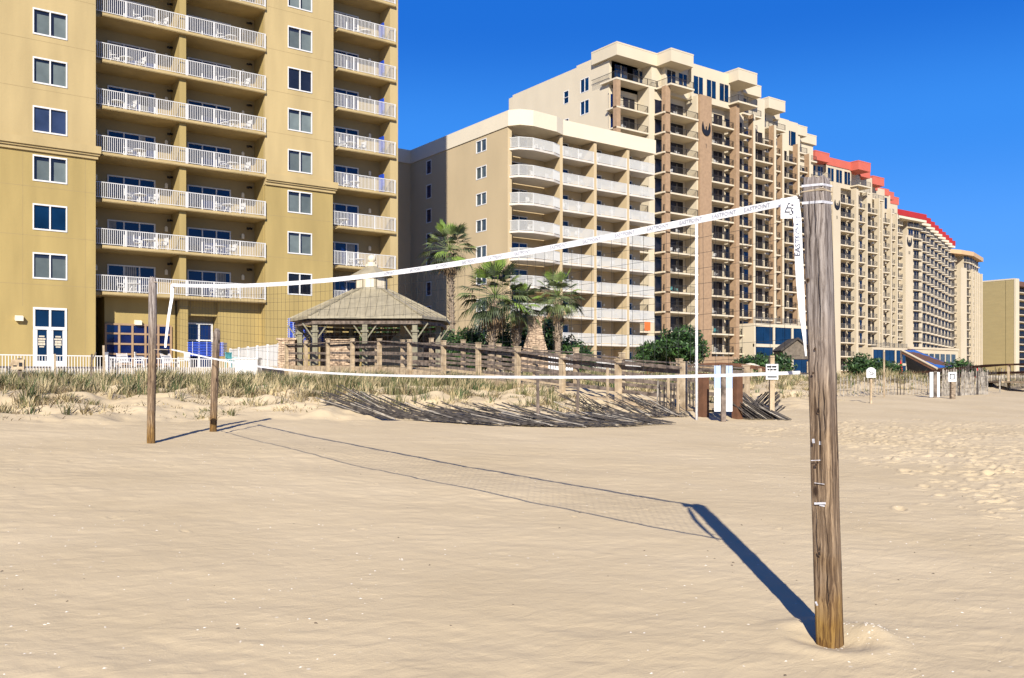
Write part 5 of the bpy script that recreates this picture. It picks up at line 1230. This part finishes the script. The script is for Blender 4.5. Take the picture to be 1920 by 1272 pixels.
# ------------------------------------------------------------------ palms and shrubs
def leaf_fan(mb,base,dirv,L,nb,spread,width,m,droop,r_):
    """petiole then a fan of folded narrow blades"""
    d=Vector(dirv).normalized(); side=d.cross(Vector((0,0,1)))
    if side.length<.05: side=Vector((1,0,0))
    side.normalize(); up=side.cross(d)
    tip=Vector(base)+d*L*.56; mb.tube([tuple(base),tuple(tip)],[.018,.01],3,m=m,cap=False)
    up=(up*math.cos(.5)+side*math.sin(.5)*r_.choice((-1,1)))
    for i in range(nb):
        a=(i/(nb-1)-.5)*spread; bd=(d*math.cos(a)+side*math.sin(a)).normalized(); n_=up
        l=L*.52*(1-.30*abs(a)/spread*2*.6)*r_.uniform(.9,1.08); w_=width*r_.uniform(.7,1.1)
        p0=tip; p1=tip+bd*l*.55+Vector((0,0,-droop*.12*l)); p2=tip+bd*l*(1-.12*droop)+Vector((0,0,-droop*.75*l*r_.uniform(.8,1.2)))
        sd=bd.cross(n_).normalized()*w_
        k=len(mb.v); mb.v+=[tuple(p0-sd*.35),tuple(p0+sd*.35),tuple(p1-sd),tuple(p1+sd),tuple(p2)]
        mb.f+=[(k,k+1,k+3,k+2),(k+2,k+3,k+4)]; mb.m+=[m,m]
def palm(px,d,ycrown,R,trunk_r,label,px_c=None,seed=0,nf=46,skirt=1.0,base_z=1.9):
    r_=random.Random(seed); u,v=at(px,d); cu_,cv_=at(px_c or px,d); zc=zz(ycrown,d); PR=root('palm_tree',(u,v,base_z),label,'palm','fan palms by the pool')
    mb=MB(); n=26; pts=[]; rad=[]
    for i in range(n):
        t=i/(n-1); pts.append((u+(cu_-u)*t*t,v+(cv_-v)*t*t,base_z+(zc-.25-base_z)*t)); rad.append(trunk_r*(1.15-.25*t)*(1+.06*(i%2)))
    mb.tube(pts,rad,10)
    # leaf-base stubs on the upper trunk
    for i in range(int(60*skirt+50)):
        t=r_.uniform(.38,.93); a=r_.uniform(0,6.28); c=Vector((u+(cu_-u)*t*t,v+(cv_-v)*t*t,base_z+(zc-base_z)*t)); o=Vector((math.cos(a),math.sin(a),0))
        mb.beam(tuple(c+o*trunk_r*.8),tuple(c+o*trunk_r*1.75+Vector((0,0,.16))),.07,.03)
    part('trunk',mb,[M['trunk']],PR)
    mb=MB(); c=Vector((cu_,cv_,zc))
    for i in range(nf):
        f=(i+.5)/nf; el=math.radians(86-126*f**.85)+r_.uniform(-.12,.12); a=i*2.39996+r_.uniform(-.25,.25)
        dv=(math.cos(a)*math.cos(el),math.sin(a)*math.cos(el),math.sin(el))
        m_=2 if (f<.12 or r_.random()<.09) else (1 if r_.random()<.55 else 0)
        leaf_fan(mb,tuple(c),dv,R*r_.uniform(.88,1.1),15,2.5 if f>.15 else 1.3,.026*R/1.5+.006,m_,.12+.62*f,r_)
    part('crown',mb,[M['leaf1'],M['leaf2'],M['leaf3']],PR)
    mb=MB()
    for i in range(int(26*skirt)):
        a=r_.uniform(0,6.28); el=math.radians(r_.uniform(-86,-50)); dv=(math.cos(a)*math.cos(el),math.sin(a)*math.cos(el),math.sin(el))
        leaf_fan(mb,tuple(c-Vector((0,0,.25))),dv,R*r_.uniform(.5,.8),9,1.1,.035,0,.3,r_)
    part('dead_fronds',mb,[M['dead']],PR)
    return PR
palm(848,58,468,1.95,.17,'tall slender fan palm at the right end of the gazebo roof',px_c=843,seed=3,nf=44,skirt=1.5)
palm(921,50,556,2.2,.19,'broad fan palm with pale bare trunk, left of the palm group',px_c=928,seed=5,nf=48,skirt=1.4)
palm(966,51.5,575,1.55,.18,'middle fan palm of the group, left of the stone chimney',px_c=974,seed=8,nf=40,skirt=1.3)
palm(1046,52,556,1.65,.17,'fan palm with bright upright heart, right of the stone chimney',px_c=1046,seed=11,nf=46,skirt=1.1)
def shrub(specs,label,n,leaf=.11,seed=0,group=None,name='shrub',kind_m=('shrub1','shrub2'),up=0):
    """specs: (px,d,z,rx,rz) lumps"""
    r_=np.random.default_rng(seed); V=[];F_=[];MI=[]; k=0
    tot=sum(s[3]**2*s[4] for s in specs)
    c0=at(specs[0][0],specs[0][1]); g=1.9
    for (px,d,z,rx,rz) in specs:
        u,v=at(px,d); m=int(n*rx*rx*rz/tot)
        dirs=r_.normal(size=(m,3)); dirs/=np.linalg.norm(dirs,axis=1)[:,None]; rad=r_.random(m)**.45*(1+.25*np.sin(dirs[:,0]*5+dirs[:,2]*7))
        P_=dirs*rad[:,None]*np.array([rx,rx,rz])+np.array([u,v,z])
        a=r_.normal(size=(m,3)); a[:,2]+=up; a/=np.linalg.norm(a,axis=1)[:,None]; b=np.cross(a,r_.normal(size=(m,3))); b/=np.linalg.norm(b,axis=1)[:,None]
        L=leaf*r_.uniform(.6,1.4,m)[:,None]
        q=np.stack([P_-a*L,P_+b*L*.4,P_+a*L*1.2,P_-b*L*.4],1); V.append(q.reshape(-1,3)); F_.append(np.arange(k,k+4*m).reshape(-1,4)); k+=4*m; MI.append((r_.random(m)<.38).astype(int))
    me=fastmesh(name,np.vstack(V)-np.array([c0[0],c0[1],g]),np.vstack(F_),[M[kind_m[0]],M[kind_m[1]]],smooth=False,mi=np.concatenate(MI))
    R0=root(name,(c0[0],c0[1],g),label,'shrub',group); link('foliage',me,R0)
    mb=MB()
    for (px,d,z,rx,rz) in specs[:4]:
        u,v=at(px,d)
        for i in range(3): mb.tube([(u+.1*i,v,1.7),(u+(i-1)*rx*.4,v+.1*i,z)],[.05,.025],5)
    part('stem',mb,[M['trunk']],R0)
shrub([(862,54,3.1,1.0,1.2),(890,54,3.4,1.1,1.3),(878,53,2.6,1.3,.9)],'dark green leafy shrub between the tall palm and the broad palm',9000,seed=1)
shrub([(948,56,3.6,1.2,1.7),(985,57,3.9,1.0,1.8),(970,56,2.9,1.5,1.1)],'dense dark shrub filling the gap under the middle palm',9000,seed=2)
shrub([(1062,55,3.0,.9,1.0),(1078,54,2.7,1.1,.9),(1094,54,2.4,.7,.7),(1030,57,3.8,.9,1.7)],'green shrub at the right foot of the palm group',8000,seed=3)
shrub([(745,57,3.6,1.8,1.6),(800,57,3.4,1.8,1.5),(835,56,3.1,.9,1.2),(700,60,3.6,1.6,1.5)],'dark hedge seen through the open gazebo',11000,seed=4)
shrub([(1278,62,3.9,1.5,1.1),(1262,62,3.5,1.3,.8),(1296,62,3.4,1.1,.9),(1275,61.5,2.6,.5,.6)],'round green tree with flared base before the brick garden wall',10000,leaf=.13,seed=5)
shrub([(1225,64,3.0,1.3,1.0),(1243,64,3.2,1.2,1.0),(1212,64,3.2,.6,.9)],'dark shrub beside the right corner of the tan block',7000,leaf=.12,seed=6)
shrub([(1400,66,2.4,1.2,.7),(1425,66,2.5,1.0,.8),(1455,67,2.5,1.3,.8),(1440,66,2.2,1.6,.5)],'low dark scrub at the foot of the glass podium left of the hut',6000,leaf=.13,seed=9)
shrub([(1612,84,2.6,1.3,1.1),(1640,86,2.4,1.6,.9),(1665,88,2.3,1.5,.8)],'dark dune shrubs before the far glass podium, right of the near post',6000,leaf=.15,seed=10)
shrub([(1800,100,2.6,1.6,1.0),(1815,100,2.2,1.8,.7)],'small dark shrub beyond the long walkover',2500,leaf=.16,seed=7)
# ------------------------------------------------------------------ dune grass
def grass():
    r_=np.random.default_rng(4); N=90000
    px=r_.uniform(-90,2020,N); d=r_.uniform(14,58,N)**1.0; t=(px-960)/FOC; U=d*(FX+t*FY); V=d*(FY-t*FX)
    toe=np.interp(U,TU,TV); q=V-toe
    n1=hsh(U*1.0,V,.8)+.6*hsh(U+9,V-4,2.1)
    den=np.clip((q+.3)/5,0,1)*.55+np.clip((q-4.5)/3,0,1)*.9
    left=px<560; den=np.where(left,np.clip((q-.2)/4,0,1)*.30+np.clip((q-4.6)/2,0,1)*1.6,den*np.where(px<1000,1.15,.95))
    den=np.where((px>1380)&(px<1540),den*.5,den)
    den=den*np.clip(.55+n1*1.25,0.0,1.4)+np.clip((q-.4)/2,0,1)*np.clip(hsh(U*1.4,V*1.7,1.9)*1.6+.15,0,1)*np.where(q<7,1.15,0)
    den=den*np.clip(1+2.2*vno(U*.6,V*1.1,8),.15,1.8)
    ok=(r_.random(N)<den*.23)&(q>-.5)&(V<46)&~((U>16.6)&(U<19.4)&(V<44))
    # thin the far plateau where nothing of it shows
    ok&=(q<26)
    U=U[ok];V=V[ok];q=q[ok];px=px[ok]; print('tufts',len(U))
    low=(q<6)&(r_.random(len(U))<.75)
    nb=np.where(low,r_.integers(8,20,len(U)),r_.integers(14,30,len(U))); idx=np.repeat(np.arange(len(U)),nb); m=len(idx)
    h=np.where(low,.09+.02*np.clip(q,0,5),.13+.27*np.clip(q/7,0,1))[idx]*r_.uniform(.5,1.25,m)
    an=r_.uniform(0,2*np.pi,m); ro=r_.uniform(0,.16,m)*np.where(low[idx],1.9,1); bu=U[idx]+ro*np.cos(an); bv=V[idx]+ro*np.sin(an); bz=tz(bu,bv)-.02
    h=h*np.clip(.85+1.3*vno(U*.9,V*.9,3)+.8*vno(U*2.7,V*2.7,4),.35,1.6)[idx]
    lean=r_.uniform(.1,.65,m)*h*np.where(low[idx],2.6,1); w_=r_.uniform(.006,.013,m)
    # wind leans the blades to the right
    lx=np.cos(an)*lean+.10*h; ly=np.sin(an)*lean
    sx=-np.sin(an+r_.normal(0,.5,m))*w_; sy=np.cos(an)*w_
    p0=np.stack([bu-sx,bv-sy,bz],1);p1=np.stack([bu+sx,bv+sy,bz],1)
    p2=np.stack([bu+lx*.4-sx*.8,bv+ly*.4-sy*.8,bz+h*.6],1);p3=np.stack([bu+lx*.4+sx*.8,bv+ly*.4+sy*.8,bz+h*.6],1)
    p4=np.stack([bu+lx-sx*.15,bv+ly-sy*.15,bz+h*.95],1);p5=np.stack([bu+lx+sx*.15,bv+ly+sy*.15,bz+h*.95],1)
    VV=np.stack([p0,p1,p2,p3,p4,p5],1).reshape(-1,3); k=np.arange(m)*6
    FF=np.concatenate([np.stack([k,k+1,k+3,k+2],1),np.stack([k+2,k+3,k+5,k+4],1)])
    tt=r_.random(len(U)); base=np.where(low,np.where(tt<.45,3,np.where(tt<.8,1,0)),np.where(tt<.50,0,np.where(tt<.80,1,2)))[idx]; sw=r_.random(m); mi=np.where(sw<.25,1,base); mi=np.concatenate([mi,mi])
    me=fastmesh('dune_grass',VV,FF,[M['g1'],M['g2'],M['g3'],M['g4']],smooth=False,mi=mi); o=link('dune_grass',me); tag(o,'olive and straw dune grass covering the low dune behind the beach','grass',kind='stuff')
grass()

def litter(name,n,mt,smin,smax,label,seed,near):
    r_=np.random.default_rng(seed); d=3.2+r_.random(n)**1.3*22; px=r_.uniform(-60,1980,n); t=(px-960)/FOC; U=d*(FX+t*FY); V=d*(FY-t*FX)
    cl=vno(U*.8,V*.8,seed)>-.05; U=U[cl]; V=V[cl]
    if near:
        m=60; U=np.concatenate([U,P1[0]+.22+r_.normal(0,.12,m)]); V=np.concatenate([V,P1[1]-.05+r_.normal(0,.09,m)])
    ok=V<np.interp(U,TU,TV)-.3; U=U[ok]; V=V[ok]; m=len(U)
    # sit on the modelled surface: cast down onto the beach mesh
    dg=bpy.context.evaluated_depsgraph_get(); dg.update(); beach=bpy.data.objects['beach']; Z=np.zeros(m)
    for i in range(m):
        h,loc,nn,fi=beach.ray_cast((float(U[i]),float(V[i]),5.0),(0,0,-1)); Z[i]=loc[2] if h else tzf(U[i],V[i])
    s=r_.uniform(smin,smax,m); a=r_.uniform(0,6.28,m); vs=[];k=np.arange(m)*5
    for (x,y,z) in ((-1,-.2,0),(.1,-.6,.0),(1,.15,0),(-.1,.6,0),(0,0,.35)):
        vs.append(np.stack([U+s*(x*np.cos(a)-y*np.sin(a)),V+s*(x*np.sin(a)+y*np.cos(a)),Z+s*z-.0005],1))
    VV=np.stack(vs,1).reshape(-1,3); F_=np.concatenate([np.stack([k+i,k+(i+1)%4,k+4],1) for i in range(4)])
    me=fastmesh(name,VV,F_,[mt],smooth=False); o=link(name,me); tag(o,label,'debris',kind='stuff')
litter('shell_fragments',1500,mat('shell_white',(.66,.60,.50),.6,.2,30),.004,.013,'tiny pale shell fragments scattered over the beach sand',3,True)
litter('beach_debris',260,mat('dry_weed_brown',(.10,.075,.05),.9,.4,30),.006,.020,'small dark bits of dry weed scattered over the beach sand',6,False)
